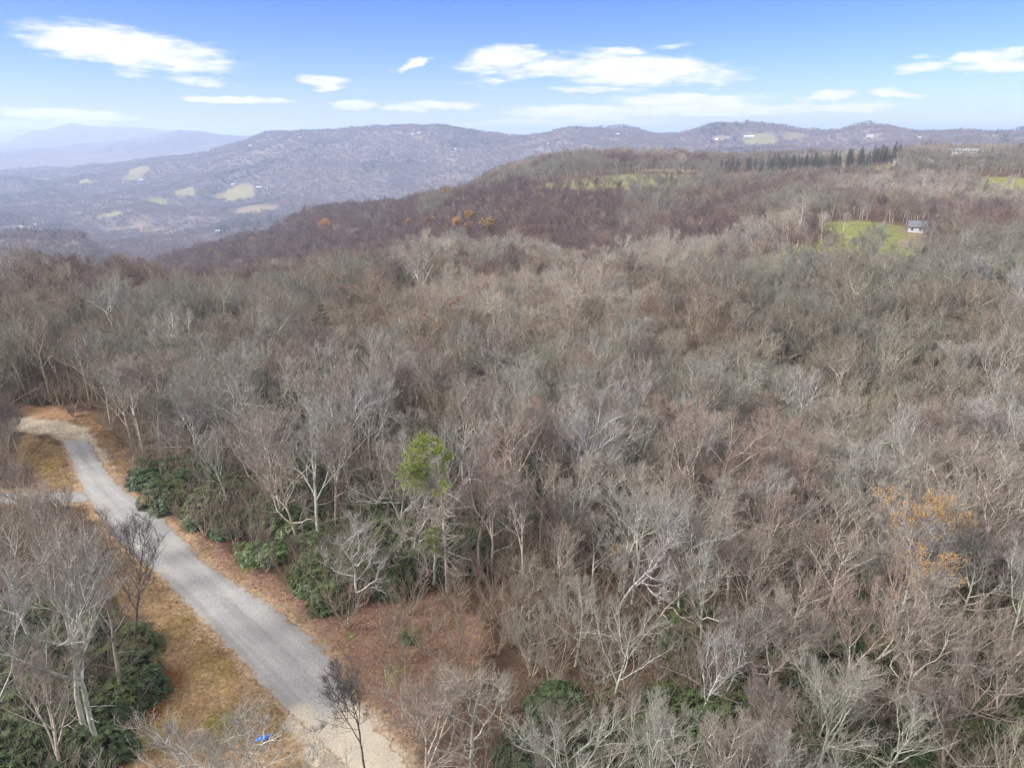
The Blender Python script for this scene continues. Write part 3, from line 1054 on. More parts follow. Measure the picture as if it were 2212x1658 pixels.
def rhodo_geo(seed, rx=2.2, rz=1.9, dens=1.0, leaf=.17, n=None):
    """mound of leaf rosettes on crooked stems"""
    rng = np.random.default_rng(seed)
    st, lf = Geo(), Geo()
    k = 9
    th = rng.uniform(0, 6.28, k)
    P0 = np.stack([.4 * np.cos(th), .4 * np.sin(th), np.zeros(k)], 1)
    D = unit(np.stack([np.cos(th) * .9, np.sin(th) * .9, np.ones(k) * .9], 1))
    P = grow(rng, P0, D, np.full(k, rx * .95), 5, .22, .05)
    Rt = taper(np.full(k, .05), 5, .3)
    st.tubes(P, Rt, 4, .3)
    s, d, L, r = branch(rng, P, Rt, L_of(P), 5, .3, 1, .4, 1.0, .4, .5, .3, .1)
    st.tubes(grow(rng, s, d, L, 2, .2, .1), taper(r, 2, .5), 3, .5)
    n = n or int(430 * dens * (rx / 2.2) ** 2)
    # lobed mound surface
    dirs = unit(rng.normal(0, 1, (n, 3)))
    dirs[:, 2] = np.abs(dirs[:, 2]) * 1.0 - .12
    dirs = unit(dirs)
    lob = unit(rng.normal(0, 1, (9, 3)) + np.array([0, 0, .3]))
    bump = (np.clip(dirs @ lob.T, 0, 1) ** 7).max(1)
    rad = (.62 + .42 * bump) * (1 - .38 * rng.random(n) ** 2.2)
    C = dirs * np.array([rx, rx, rz]) * rad[:, None]
    C[:, 2] = np.maximum(C[:, 2] + .25, .08)
    m = 7
    axis = unit(dirs + np.array([0, 0, .8]) + rng.normal(0, .25, (n, 3)))
    ref = unit(np.cross(axis, rng.normal(0, 1, (n, 3))))
    bn = np.cross(axis, ref)
    tone = rng.random(n)
    for j in range(m):
        a = j * 2 * pi / m + rng.uniform(-.3, .3, n)
        out = ref * np.cos(a)[:, None] + bn * np.sin(a)[:, None]
        D = unit(out - axis * rng.uniform(-.25, .35, (n, 1))) * (leaf * rng.uniform(.8, 1.25, (n, 1)))
        W = unit(np.cross(axis, out)) * leaf * .19
        lf.quads(C, D, W, np.clip(tone + rng.normal(0, .2, n), 0, 1))
    return st, lf


RH = []
for i, (rx, rz) in enumerate([(2.3, 2.0), (1.8, 1.6), (2.8, 2.6)]):
    st, lf = rhodo_geo(600 + i, rx, rz, 1.25, .24)
    RH.append((st, lf, st.mesh('stems', [M['dark_bark']]), lf.mesh('leaves', [M['rhodo']])))


def conifer_geo(seed, H=12.0, base=.12, w=.23, nw=22, droop=-.05, tuft=.26, per=9):
    rng = np.random.default_rng(seed)
    tr, cr = Geo(), Geo()
    P = grow(rng, np.zeros((1, 3)), np.array([[0, 0, 1.]]), np.array([H]), 8, .012, .02)
    Rt = np.interp(np.linspace(0, 1, 9), [0, 1], [H * .016, .02])[None]
    tr.tubes(P, Rt, 6, 0.1)
    for k in range(nw):
        t = base + (1 - base) * (k / nw) ** .9
        z = H * t
        L = H * w * (1 - t) ** .75 * rng.uniform(.75, 1.15) + .25
        nb = 5
        th = rng.uniform(0, 6.28) + np.arange(nb) * 6.28 / nb + rng.normal(0, .2, nb)
        c = np.array([np.interp(t, np.linspace(0, 1, 9), P[0, :, 0]), np.interp(t, np.linspace(0, 1, 9), P[0, :, 1]), z])
        D = unit(np.stack([np.cos(th), np.sin(th), np.full(nb, droop + .45 * t)], 1))
        PB = grow(rng, np.repeat(c[None], nb, 0), D, L * rng.uniform(.8, 1.15, nb), 3, .06, .02)
        cr.tubes(PB, taper(np.full(nb, .03), 3, .4), 3, .2, 1)
        q = max(3, int(L * per))
        tt = rng.uniform(.15, 1.0, (nb, q))
        f = tt * 3
        i = np.clip(f.astype(int), 0, 2)
        wv = (f - i)[..., None]
        bi = np.arange(nb)[:, None]
        C = (PB[bi, i] * (1 - wv) + PB[bi, i + 1] * wv).reshape(-1, 3)
        dd = np.repeat(unit(PB[:, -1] - PB[:, 0]), q, 0)
        for _ in range(3):
            Dq = unit(dd * .6 + rng.normal(0, .55, dd.shape)) * (tuft * rng.uniform(.7, 1.4, (len(dd), 1)))
            Wq = unit(np.cross(Dq, rng.normal(0, 1, dd.shape))) * tuft * .16
            cr.quads(C + rng.normal(0, .05, C.shape), Dq, Wq, rng.random(len(C)), 0)
    return tr, cr


# ------------------------------------------------------------------ terrain mesh
def build_ground():
    r = [3, 9, 15, 21]
    x = 24.0
    while x < 46000:
        r.append(x)
        if x < 118:
            x += .42
        elif x < 1500:
            x *= 1.012
        else:
            x *= 1.011
    r = np.array(r)
    az = np.concatenate([np.arange(-180, -48, 4.0), np.arange(-46, 46.01, .13), np.arange(48, 180, 4.0)])
    az = np.radians(az)
    A, D = np.meshgrid(az, r)
    X, Y = D * np.sin(A), D * np.cos(A)
    Z = zfun(X, Y)
    n, m = A.shape
    idx = np.arange(n * m).reshape(n, m)
    nx = np.roll(idx, -1, 1)
    Q = np.stack([idx[:-1], nx[:-1], nx[1:], idx[1:]], -1).reshape(-1, 4)[:, ::-1]
    V = np.stack([X, Y, Z], -1).reshape(-1, 3)
    V = np.vstack([V, [[0, 0, 0]]])
    c = n * m
    T = np.stack([idx[0], np.full(m, c), nx[0]], -1)[:, ::-1]
    x, y = V[:, 0], V[:, 1]
    d = np.hypot(x, y)
    # cover colours
    GSC = .62
    litter = np.array([.105, .070, .050])
    C = np.tile(litter, (len(V), 1)).astype(float)
    big = fbm(x / 45, y / 45, 61, 4)[:, None]
    C = C * (.75 + .5 * big)
    near = d < 220
    xn, yn = x[near], y[near]
    rd, gv, vl, op = surface(xn, yn)
    jit = (fbm(xn / 1.6, yn / 1.6, 71, 4) - .5)
    Cn = C[near]

    def lay(Cn, w, col):
        return Cn * (1 - w[:, None]) + np.array(col) * w[:, None]
    Cn = lay(Cn, 1 - sstep(-.2, 1.4, op + jit * 3.0), (.235, .145, .11))          # red-brown fresh litter
    Cn = lay(Cn, (1 - sstep(-.3, .5, sd_poly(xn, yn, BANK_TOP) + jit * 3)) * .8, (.31, .20, .12))
    Cn = lay(Cn, 1 - sstep(-.5, .7, vl + jit * 2.6), (.31, .215, .125))             # tan grass verge
    tw = fbm(xn / 4.5, yn / 4.5, 77, 3)
    Cn = lay(Cn, (1 - sstep(-.5, .5, vl)) * sstep(.5, .7, tw) * .6, (.28, .20, .07))
    Cn = lay(Cn, (1 - sstep(-.5, .5, vl)) * sstep(.52, .66, fbm(xn / 3, yn / 3, 79, 3)) * .5, (.36, .24, .15))
    # leaf drift at the foot of the left thicket
    dl = [flat(*p) for p in [(345, 1470), (300, 1560), (230, 1650), (200, 1700)]]
    Cn = lay(Cn, 1 - sstep(1.0, 2.6, dist_line(xn, yn, dl) + jit * 2.5), (.22, .10, .05))
    for (u, v, rr, col) in [(300, 1610, 2.2, (.27, .25, .07)), (370, 1560, 1.3, (.26, .24, .08)), (850, 1462, 1.6, (.20, .20, .05)), (760, 1375, .8, (.17, .17, .06)),
                            (880, 1370, 1.4, (.14, .15, .05)), (1120, 900, 2, (.2, .13, .08)), (530, 1225, 1.2, (.16, .17, .05)), (640, 1560, 1.5, (.22, .20, .07)), (480, 1560, 1.8, (.24, .21, .07))]:
        px, py = flat(u, v)
        Cn = lay(Cn, 1 - sstep(.3, 1.0, np.hypot(xn - px, yn - py) / rr + jit * 1.2), col)
    edge = np.minimum(rd, 99)
    Cn = lay(Cn, (1 - sstep(.25, 1.25, edge + jit * 1.6)) * .8, (.40, .29, .19))      # bare margin
    Cn = lay(Cn, (1 - sstep(.9, 2.2, np.where(op < 2, edge, 9) + jit * 2.5)) * .45, (.40, .29, .20))
    Cn = lay(Cn, 1 - sstep(-.6, .6, gv + jit * 1.8), (.43, .375, .30))
    C[near] = Cn * GSC
    # far canopy colour where no tree is planted, and the fields
    farw = sstep(4200, 6500, d)[:, None]
    woods = np.array([.14, .12, .12]) * (.7 + .6 * fbm(x / 260, y / 260, 83, 5)[:, None])
    woods = woods * (1 - .38 * sstep(6200, 8500, d)[:, None])
    C = C * (1 - farw) + woods * farw
    mid = sstep(900, 1600, d)[:, None] * (1 - farw)
    C = C * (1 - mid) + woods * .85 * mid
    ff = (d > 220) & (d < 12000) & (np.abs(np.arctan2(x, y)) < R(48))
    sd, ix = field_sd(x[ff], y[ff])
    cols = np.array([f[5] for f in FIELDS])
    w = (1 - sstep(.86, 1.02, sd))[:, None]
    C[ff] = C[ff] * (1 - w) + cols[ix] * w
    cover = np.concatenate([np.clip(C, 0, 1), np.ones((len(C), 1))], 1)
    global ZLOW, ZTOP
    ZLOW, ZTOP = float(V[:, 2].min()), max(120.0, float(V[:, 2].max()))
    print('terrain z', ZLOW, ZTOP)
    me = mesh_np('ground', V, [Q, T], [M['ground']], cover=cover, smooth=True)
    o = obj('ground', me)
    o['kind'] = 'structure'
    return o


build_ground()


def resample(pts, step):
    out = []
    for (x1, y1), (x2, y2) in zip(pts[:-1], pts[1:]):
        n = max(1, int(math.hypot(x2 - x1, y2 - y1) / step))
        for k in range(n):
            t = k / n
            out.append((x1 + (x2 - x1) * t, y1 + (y2 - y1) * t))
    out.append(pts[-1])
    return np.array(out)


def catmull(pts, n=8):
    p = np.array(pts)
    p = np.vstack([2 * p[0] - p[1], p, 2 * p[-1] - p[-2]])
    out = []
    for i in range(1, len(p) - 2):
        for k in range(n):
            t = k / n
            out.append(.5 * ((2 * p[i]) + (-p[i - 1] + p[i + 1]) * t + (2 * p[i - 1] - 5 * p[i] + 4 * p[i + 1] - p[i + 2]) * t * t + (-p[i - 1] + 3 * p[i] - 3 * p[i + 1] + p[i + 2]) * t ** 3))
    out.append(p[-2])
    return np.array(out)


def by_arc(pts, n):
    s = np.concatenate([[0], np.cumsum(np.hypot(*np.diff(pts, axis=0).T))])
    q = np.linspace(0, s[-1], n)
    return np.stack([np.interp(q, s, pts[:, 0]), np.interp(q, s, pts[:, 1])], 1)


def build_road():
    n = 420
    l, r = by_arc(catmull(road_l), n), by_arc(catmull(road_r), n)
    c = (l + r) / 2
    nrm = unit(l - r)
    jl = .7 * (fbm(l[:, 0] / .7, l[:, 1] / .7, 5, 4) - .5) + .3 * (fbm(l[:, 0] / 5, l[:, 1] / 5, 6, 2) - .5)
    jr = .9 * (fbm(r[:, 0] / .7, r[:, 1] / .7, 8, 4) - .5) + .3 * (fbm(r[:, 0] / 5, r[:, 1] / 5, 9, 2) - .5)
    l = l + nrm * jl[:, None]
    r = r - nrm * jr[:, None]
    m = 26
    t = np.linspace(0, 1, m)[None, :, None]
    P = l[:, None] * (1 - t) + r[:, None] * t
    X, Y = P[..., 0], P[..., 1]
    crown = .05 * (1 - (2 * t[..., 0] - 1) ** 2)
    Z = zfun(X, Y) + .035 + crown
    idx = np.arange(n * m).reshape(n, m)
    Q = np.stack([idx[:-1, :-1], idx[1:, :-1], idx[1:, 1:], idx[:-1, 1:]], -1).reshape(-1, 4)
    V = [np.stack([X, Y, Z], -1).reshape(-1, 3)]
    # side drive
    a = resample([flat(-80, 1067), flat(195, 1066)], .5)
    w = np.linspace(-1, 1, 6)
    k = len(a)
    jx = .35 * (fbm(a[:, 0] / .8, a[:, 1] / .8, 12, 3) - .5)
    Xs = np.repeat(a[:, :1], 6, 1)
    Ys = a[:, 1:2] + w[None] * (1.45 + jx[:, None])
    Zs = zfun(Xs, Ys) + .031
    idx = np.arange(k * 6).reshape(k, 6)
    Q2 = np.stack([idx[:-1, :-1], idx[1:, :-1], idx[1:, 1:], idx[:-1, 1:]], -1).reshape(-1, 4) + n * m
    V.append(np.stack([Xs, Ys, Zs], -1).reshape(-1, 3))
    tt = np.concatenate([np.broadcast_to(t[..., 0], (n, m)).ravel(), np.full(k * 6, .5)])
    me = mesh_np('road', np.vstack(V), [np.vstack([Q, Q2])], [M['road']], attr=tt, smooth=True)
    vv = np.vstack(V)
    _, pv, _ = project(vv[:, 0], vv[:, 1], vv[:, 2])
    g1 = sstep(1490, 1570, pv + 60 * (fbm(vv[:, 0] / 2.2, vv[:, 1] / 2.2, 15, 3) - .5) * 2)
    g2 = 1 - sstep(944, 962, pv + 14 * (fbm(vv[:, 0] / 1.5, vv[:, 1] / 1.5, 16, 3) - .5) * 2)
    aw = me.attributes.new('worn', 'FLOAT', 'POINT')
    aw.data.foreach_set('value', np.maximum(g1, g2).astype(np.float32))
    o = obj('road', me)
    o['kind'] = 'structure'


build_road()

# ------------------------------------------------------------------ planting plan


def jgrid(xmin, xmax, ymin, ymax, step, seed, jit=.42):
    rng = np.random.default_rng(seed)
    gx, gy = np.meshgrid(np.arange(xmin, xmax, step), np.arange(ymin, ymax, step))
    x = gx.ravel() + rng.uniform(-jit, jit, gx.size) * step
    y = gy.ravel() + rng.uniform(-jit, jit, gx.size) * step
    return x, y, rng


def horizon_table():
    ds = np.exp(np.linspace(math.log(60), math.log(8000), 900))
    azs = np.linspace(AZ0, AZ1, 500)
    A, D = np.meshgrid(azs, ds, indexing='ij')
    z = zfun(D * np.sin(A), D * np.cos(A)) + 9
    an = (z - CH) / D
    run = np.maximum.accumulate(an, axis=1)
    run = np.concatenate([np.full((len(azs), 12), -9), run[:, :-12]], 1)
    return ds, azs, run


HD, HA, HRUN = horizon_table()


def visible(x, y, margin=22):
    d = np.hypot(x, y)
    a = np.arctan2(x, y)
    i = np.clip(((a - AZ0) / (AZ1 - AZ0) * (len(HA) - 1)).round().astype(int), 0, len(HA) - 1)
    j = np.clip(np.searchsorted(HD, d), 0, len(HD) - 1)
    return ((zfun(x, y) + margin - CH) / d) > HRUN[i, j]


# hero positions (trees standing apart), base pixel in the 2212 frame
HERO = [  # u, v of base, form index, height scale, rotation, bark, label
    (198, 1622, 11, 1.0, .6, 'pale grey', 'thick pale trunk, left one of the close pair rising from the left thicket'),
    (222, 1640, 13, .97, 3.6, 'lichen green', 'lichen spotted trunk, right one of the close pair rising from the left thicket'),
    (272, 1528, 12, .96, 2.2, 'dark brown', 'dark straight tree at the edge of the left thicket, beside the slim sapling'),
    (298, 1424, 12, .80, 1.1, 'sooty', 'slim dark sapling at the tip of the left thicket, crown against the road'),
    (140, 1690, 7, .68, .3, 'grey brown', 'low grey tree forking near the ground in the lower left corner thicket'),
    (20, 1640, 1, .85, 4.0, 'ash grey', 'smooth grey trunk cut by the bottom left corner of the picture'),
    (90, 1450, 13, .86, 5.0, 'pale grey', 'tall pale limbed tree behind the close pair of trunks, near the left edge'),
    (-30, 1560, 11, .95, 1.0, 'grey brown', 'tall tree leaning in from the left edge'),
    (120, 1330, 12, .78, 2.0, 'grey brown', 'thin straight tree behind the close pair, over the side drive'),
    (25, 1350, 12, .85, 3.1, 'grey brown', 'thin straight tree at the left edge below the side drive'),
    (165, 1250, 4, .72, .2, 'grey brown', 'thin grey brown tree beside the road just below the side drive'),
    (75, 1170, 10, .60, 1.2, 'grey brown', 'brown tree with fine twigs in front of the side drive'),
    (12, 1010, 12, .62, .9, 'dark brown', 'dark thin trunk on the inside of the gravel bend, at the left edge'),
    (48, 1000, 12, .66, 2.9, 'dark brown', 'dark thin trunk on the inside of the gravel bend, a little right of the edge'),
]


def keep_clear(x, y, pad=1.5):
    rd, gv, vl, op = surface(x, y)
    k = (rd > 2.0 + pad) & (gv > 1.5 + pad) & (vl > .8) & (op > .2)
    return k


CLEAR = [flat(*p) for p in [(60, 940), (150, 960), (175, 1040), (110, 1045), (60, 1010)]]
GAP = [flat(*p) for p in [(860, 1290), (1050, 1300), (1120, 1420), (1050, 1560), (900, 1600), (800, 1450)]]   # open litter patch right of the road
# block placed so the near trees (base below the frame) do not hide the road
BIG_R = RNG


def plant():
    """all bare trees: arrays x, y, kind(0 near proto, 1 mid), rot, scale"""
    out = []
    # near, 18-360 m
    x, y, rng = jgrid(-290, 290, 14, 372, 4.15, 21)
    d = np.hypot(x, y)
    a = np.abs(np.arctan2(x, y))
    k = (d > 13) & (d < 360) & (a < R(44) + 20 / d)
    x, y = x[k], y[k]
    k = keep_clear(x, y)
    # keep the strip between camera and road free of anything that would rise over the road
    u, v, zc = project(x, y, np.zeros_like(x))
    k &= ~((v > 1600) & (u > 215) & (u < 900) & (x < 2)) | (rng.random(len(x)) < .0)
    k &= ~((u > -500) & (u < 300) & (v > 1060) & (x < 0))          # the left group is placed by hand
    k &= ~(in_poly(x, y, GAP) & (rng.random(len(x)) < .65))
    sd, _ = field_sd(x, y)
    k &= (sd > 1.02) | ((sd > .3) & (rng.random(len(x)) < .07))
    dens = fbm(x / 28, y / 28, 91, 3)
    k &= rng.random(len(x)) < sstep(.22, .42, dens) * .35 + .65
    EV = [flat(*p) for p in [(300, 990), (600, 980), (1000, 1070), (1120, 1180), (960, 1290), (640, 1300), (430, 1150)]]
    k &= ~(in_poly(x, y, EV) & (rng.random(len(x)) < .55))
    k &= ~((np.hypot(x, y) < 72) & (x > 0) & (rng.random(len(x)) < .30))
    uu = 1106 + F * np.tan(np.arctan2(x, y)) / .943
    dd = np.hypot(x, y)
    k &= ~((uu > 1700) & (uu < 2030) & (dd > 262) & (dd < 330) & (rng.random(len(x)) < .3))
    k &= ~((uu > 1955) & (uu < 2035) & (dd > 290) & (dd < 372) & (rng.random(len(x)) < .7))
    k &= visible(x, y, 22)
    return x[k], y[k], rng


TX, TY, trng = plant()
hx = [flat(h[0], h[1])[0] for h in HERO]
hy = [flat(h[0], h[1])[1] for h in HERO]

# trees whose crowns poke into the bottom of the frame from under it
LOW = [  # u, v of crown top, form, scale, bark
    (455, 1478, 0, .98, 'pale grey', 'white limbed bare crown poking up from the bottom edge over the tan verge'),
    (575, 1505, 9, .90, 'lichen green', 'lichen grey limbs below the blue tape at the bottom edge'),
    (765, 1400, 4, .72, 'sooty', 'dark thin forked tree standing against the foot of the grey road'),
    (900, 1450, 6, .72, 'grey brown', 'dense hazy grey round crown at the bottom edge beside the gravel'),
    (1010, 1400, 5, .72, 'pale grey', 'crooked white limbed tree just right of the hazy grey crown at the bottom')]


def protos_for(x, y, rng):
    n = fbm(x / 50, y / 50, 101, 2)
    base = rng.integers(0, len(NEAR), len(x))
    # upright and slender trees dominate the far rise at right
    up = (y > 150) & (rng.random(len(x)) < .45)
    base = np.where(up, rng.choice([1, 4, 10, 7, 11, 12], len(x)), base)
    return base


PI_ = protos_for(TX, TY, trng)
TR = trng.uniform(0, 6.28, len(TX))
TS = np.clip(trng.normal(.76, .12, len(TX)), .5, 1.1)
swale = fbm(TX / 35, TY / 35, 131, 2)
TS *= .85 + .3 * swale
LOWZ = [flat(*p) for p in [(880, 1330), (1150, 1290), (1330, 1420), (1300, 1700), (1200, 1900), (900, 1900), (880, 1640)]]
TS = np.where(in_poly(TX, TY, LOWZ), TS * .58, TS)
TS = np.where(np.hypot(TX, TY) < 75, TS * .9, TS)
TZ = zfun(TX, TY) - .15
# apparent size ranks which trees become separate things
u_, v_, zc_ = project(TX, TY, TZ + 12 * TS)
ut, vt, _ = project(TX, TY, TZ + 17 * TS)
inside = (u_ > -60) & (u_ < 2272) & (vt < 1660)
score = np.where(inside, TS * 1000 / zc_, 0)
order = np.argsort(-score)
NIND = 300 - len(HERO) - len(LOW)
ind = order[:NIND]
ind_mask = np.zeros(len(TX), bool)
ind_mask[ind] = True

ORD = ['first', 'second', 'third', 'fourth', 'fifth', 'sixth', 'seventh', 'eighth', 'ninth', 'tenth', 'eleventh', 'twelfth', 'thirteenth', 'fourteenth',
       'fifteenth', 'sixteenth', 'seventeenth', 'eighteenth', 'nineteenth', 'twentieth']


def new_tree(pi, loc, rz, sc, bark, label, group, name='bare_tree'):
    form, tm, cm = NEAR[pi][:3]
    root = bpy.data.objects.new(name, None)
    root.location = loc
    root.rotation_euler = (0, 0, rz)
    root.scale = (sc * 1.12, sc * 1.12, sc * .95)
    root.empty_display_size = .5
    COL.objects.link(root)
    root['label'] = label
    root['category'] = 'tree'
    root['group'] = group
    for nm, me in (('trunk', tm), ('crown', cm)):
        o = bpy.data.objects.new(nm, me)
        COL.objects.link(o)
        o.parent = root
        o.material_slots[0].link = 'OBJECT'
        o.material_slots[0].material = BARKS[bark]
    return root


def build_individuals():
    rng = random.Random(3)
    barks = ['pale grey', 'grey brown', 'lichen green', 'lichen green', 'reddish brown', 'ash grey', 'grey brown', 'dark brown', 'lichen green']
    # rows by image height of the crown, then left to right
    idx = sorted(ind, key=lambda i: -v_[i])
    nrow = 16
    rows = [idx[k * len(idx) // nrow:(k + 1) * len(idx) // nrow] for k in range(nrow)]
    for rk, row in enumerate(rows):
        row = sorted(row, key=lambda i: u_[i])
        for k, i in enumerate(row):
            bark = rng.choice(barks)
            form = NEAR[PI_[i]][0]
            left = k < (len(row) + 1) // 2
            q = k if left else len(row) - 1 - k
            side = 'left' if left else 'right'
            lab = '%s %s bare tree, %s from %s in the %s row of woods from bottom' % (bark, form, ORD[min(q, 19)], side, ORD[rk])
            new_tree(PI_[i], (TX[i], TY[i], TZ[i]), TR[i], TS[i], bark, lab, 'bare trees of the near woods')
    for h, x, y in zip(HERO, hx, hy):
        new_tree(h[2], (x, y, float(zfun(x, y)) - .1), h[4], h[3], h[5], h[6], 'bare trees left of the road')
    for (u, v, pi, sc, bark, lab) in LOW:
        dd = dist_for(u, v, NEAR[pi][3][:, 2].max() * sc, 18)
        x, y, _z = at_dist(u, v, dd)
        new_tree(pi, (x, y, float(zfun(x, y)) - .1), rng.uniform(0, 6), sc, bark, lab, 'bare trees along the bottom edge')


build_individuals()

# ------------------------------------------------------------------ stuff: geometry-node scatter


def scatter(name, pts, rot, scl, idx, meshes, kind='stuff', label=None, aspect=(1, 1, 1)):
    """one object: its points carry the meshes (as geometry, picked by index)"""
    me = bpy.data.meshes.new(name)
    me.vertices.add(len(pts))
    me.vertices.foreach_set('co', np.asarray(pts, np.float32).ravel())
    for nm, arr, ty in (('rot', rot, 'FLOAT'), ('scl', scl, 'FLOAT'), ('pick', idx, 'INT')):
        a = me.attributes.new(nm, ty, 'POINT')
        a.data.foreach_set('value', np.asarray(arr, np.float32 if ty == 'FLOAT' else np.int32))
    o = bpy.data.objects.new(name, me)
    COL.objects.link(o)
    o['kind'] = kind
    if label:
        o['label'] = label
    ng = bpy.data.node_groups.new(name + '_scatter', 'GeometryNodeTree')
    ng.interface.new_socket('Geometry', in_out='INPUT', socket_type='NodeSocketGeometry')
    ng.interface.new_socket('Geometry', in_out='OUTPUT', socket_type='NodeSocketGeometry')
    gi = ng.nodes.new('NodeGroupInput')
    go = ng.nodes.new('NodeGroupOutput')
    iop = ng.nodes.new('GeometryNodeInstanceOnPoints')
    iop.inputs['Pick Instance'].default_value = True
    join = ng.nodes.new('GeometryNodeJoinGeometry')
    for m in reversed(meshes):
        src = bpy.data.objects.new(name + '_source', m)
        oi = ng.nodes.new('GeometryNodeObjectInfo')
        oi.inputs['Object'].default_value = src
        oi.inputs['As Instance'].default_value = False
        g2i = ng.nodes.new('GeometryNodeGeometryToInstance')
        ng.links.new(oi.outputs['Geometry'], g2i.inputs[0])
        ng.links.new(g2i.outputs[0], join.inputs[0])

    def named(nm, ty):
        n = ng.nodes.new('GeometryNodeInputNamedAttribute')
        n.data_type = ty
        n.inputs['Name'].default_value = nm
        return n.outputs['Attribute']
    ng.links.new(gi.outputs[0], iop.inputs['Points'])
    ng.links.new(join.outputs[0], iop.inputs['Instance'])
    ng.links.new(named('pick', 'INT'), iop.inputs['Instance Index'])
    cx = ng.nodes.new('ShaderNodeCombineXYZ')
    ng.links.new(named('rot', 'FLOAT'), cx.inputs[2])
    ng.links.new(cx.outputs[0], iop.inputs['Rotation'])
    vm = ng.nodes.new('ShaderNodeVectorMath')
    vm.operation = 'SCALE'
    vm.inputs[0].default_value = aspect
    ng.links.new(named('scl', 'FLOAT'), vm.inputs['Scale'])
    ng.links.new(vm.outputs[0], iop.inputs['Scale'])
    ng.links.new(iop.outputs[0], go.inputs[0])
    md = o.modifiers.new('scatter', 'NODES')
    md.node_group = ng
    return o


def merged_mesh(tr, cr, name, mats):
    return merge(tr, cr).mesh(name, mats)


NEARM = []
for b_ in ('bark_mix', 'bark_purple', 'bark_pale', 'bark_green'):
    if not NEARM:
        NEARM = [merged_mesh(t[4], t[5], 'tree_whole', [M[b_]]) for t in NEAR]
    else:
        for m_ in NEARM[:len(NEAR)]:
            c_ = m_.copy()
            c_.materials[0] = M[b_]
            NEARM.append(c_)

# rest of the near woods + middle distance in one object
rest = ~ind_mask
px_, py_, pz_, pr_, ps_, pk_ = [TX[rest]], [TY[rest]], [TZ[rest]], [TR[rest]], [TS[rest]], [PI_[rest] + len(NEAR) * species(TX[rest], TY[rest], trng)]

x, y, rng = jgrid(-1150, 1150, 200, 1400, 6.1, 31)
d = np.hypot(x, y)
k = (d > 360) & (d < 1350) & (np.abs(np.arctan2(x, y)) < R(41))
x, y = x[k], y[k]
sd, _ = field_sd(x, y)
k = ((sd > 1.0) | ((sd > .45) & (rng.random(len(x)) < .08))) & visible(x, y, 20)
# a thin screen of trees inside the near field edge
x, y = x[k], y[k]
uu = 1106 + F * np.tan(np.arctan2(x, y)) / .943
dd = np.hypot(x, y)
k = ~((uu > 1960) & (uu < 2030) & (dd > 300) & (dd < 412)) & ~((uu > 1570) & (uu < 1945) & (dd > 655) & (dd < 800))
k &= ~((uu > 1150) & (uu < 1520) & (dd > 585) & (dd < 655) & (rng.random(len(x)) < .72))
x, y = x[k], y[k]
n = len(x)
px_.append(x)
py_.append(y)
pz_.append(zfun(x, y) - .3)
pr_.append(rng.uniform(0, 6.28, n))
ps_.append(np.clip(rng.normal(.86, .12, n), .55, 1.15) * (.85 + .3 * fbm(x / 60, y / 60, 141, 2)))
pk_.append(rng.integers(0, 5, n) + 5 * species(x, y, rng) + len(NEARM))
cat = np.concatenate
scatter('forest', np.stack([cat(px_), cat(py_), cat(pz_)], 1), cat(pr_), cat(ps_), cat(pk_), NEARM + MIDS,
        label='dense leafless grey brown woods covering the plateau and the hills beyond', aspect=(1.12, 1.12, .95))

# far-off wood
pts = []
x, y, rng = jgrid(-4600, 4600, 900, 6400, 25.0, 41)
d = np.hypot(x, y)
k = (d > 1340) & (d < 6200) & (np.abs(np.arctan2(x, y)) < R(39))
x, y = x[k], y[k]
sd, _ = field_sd(x, y)
k = (sd > 1.04) & visible(x, y, 24)
x, y = x[k], y[k]
scatter('far_woods', np.stack([x, y, zfun(x, y) - 1.2], 1), rng.uniform(0, 6.28, len(x)), rng.uniform(.85, 1.12, len(x)),
        rng.integers(0, len(FARS), len(x)), FARS, label='hazy leafless woods over the valley and the far ridge')

# dark evergreens sprinkled through the far valley read as one mass
CONF_FAR = []
for i in range(2):
    g = Geo()
    rng_ = np.random.default_rng(450 + i)
    for q in range(9):
        xx, yy = rng_.uniform(-11, 11, 2)
        H = rng_.uniform(11, 17)
        m = 60
        t = rng_.random(m) ** .8
        th = rng_.uniform(0, 6.28, m)
        rr = (1 - t) * 3.2 + .3
        C = np.stack([xx + .2 * rr * np.cos(th), yy + .2 * rr * np.sin(th), H * (.1 + .9 * t)], 1)
        D = np.stack([rr * np.cos(th), rr * np.sin(th), rng_.uniform(-.5, .6, m)], 1)
        W = unit(np.cross(D, rng_.normal(0, 1, (m, 3)))) * rng_.uniform(.3, .7, (m, 1))
        g.quads(C, D, W, rng_.random(m))
    CONF_FAR.append(g.mesh('far_evergreens', [M['conifer']]))
x, y, rng = jgrid(-4000, 4000, 1200, 6000, 40.0, 43)
d = np.hypot(x, y)
k = (d > 1400) & (d < 5600) & (np.abs(np.arctan2(x, y)) < R(39)) & (fbm(x / 330, y / 330, 151, 4) > .63)
x, y = x[k], y[k]
sd, _ = field_sd(x, y)
k = (sd > 1.1) & visible(x, y, 24)
x, y = x[k], y[k]
scatter('far_evergreens', np.stack([x, y, zfun(x, y)], 1), rng.uniform(0, 6.28, len(x)), rng.uniform(.9, 1.3, len(x)), rng.integers(0, 2, len(x)), CONF_FAR,
        label='dark evergreen patches among the hazy valley woods')

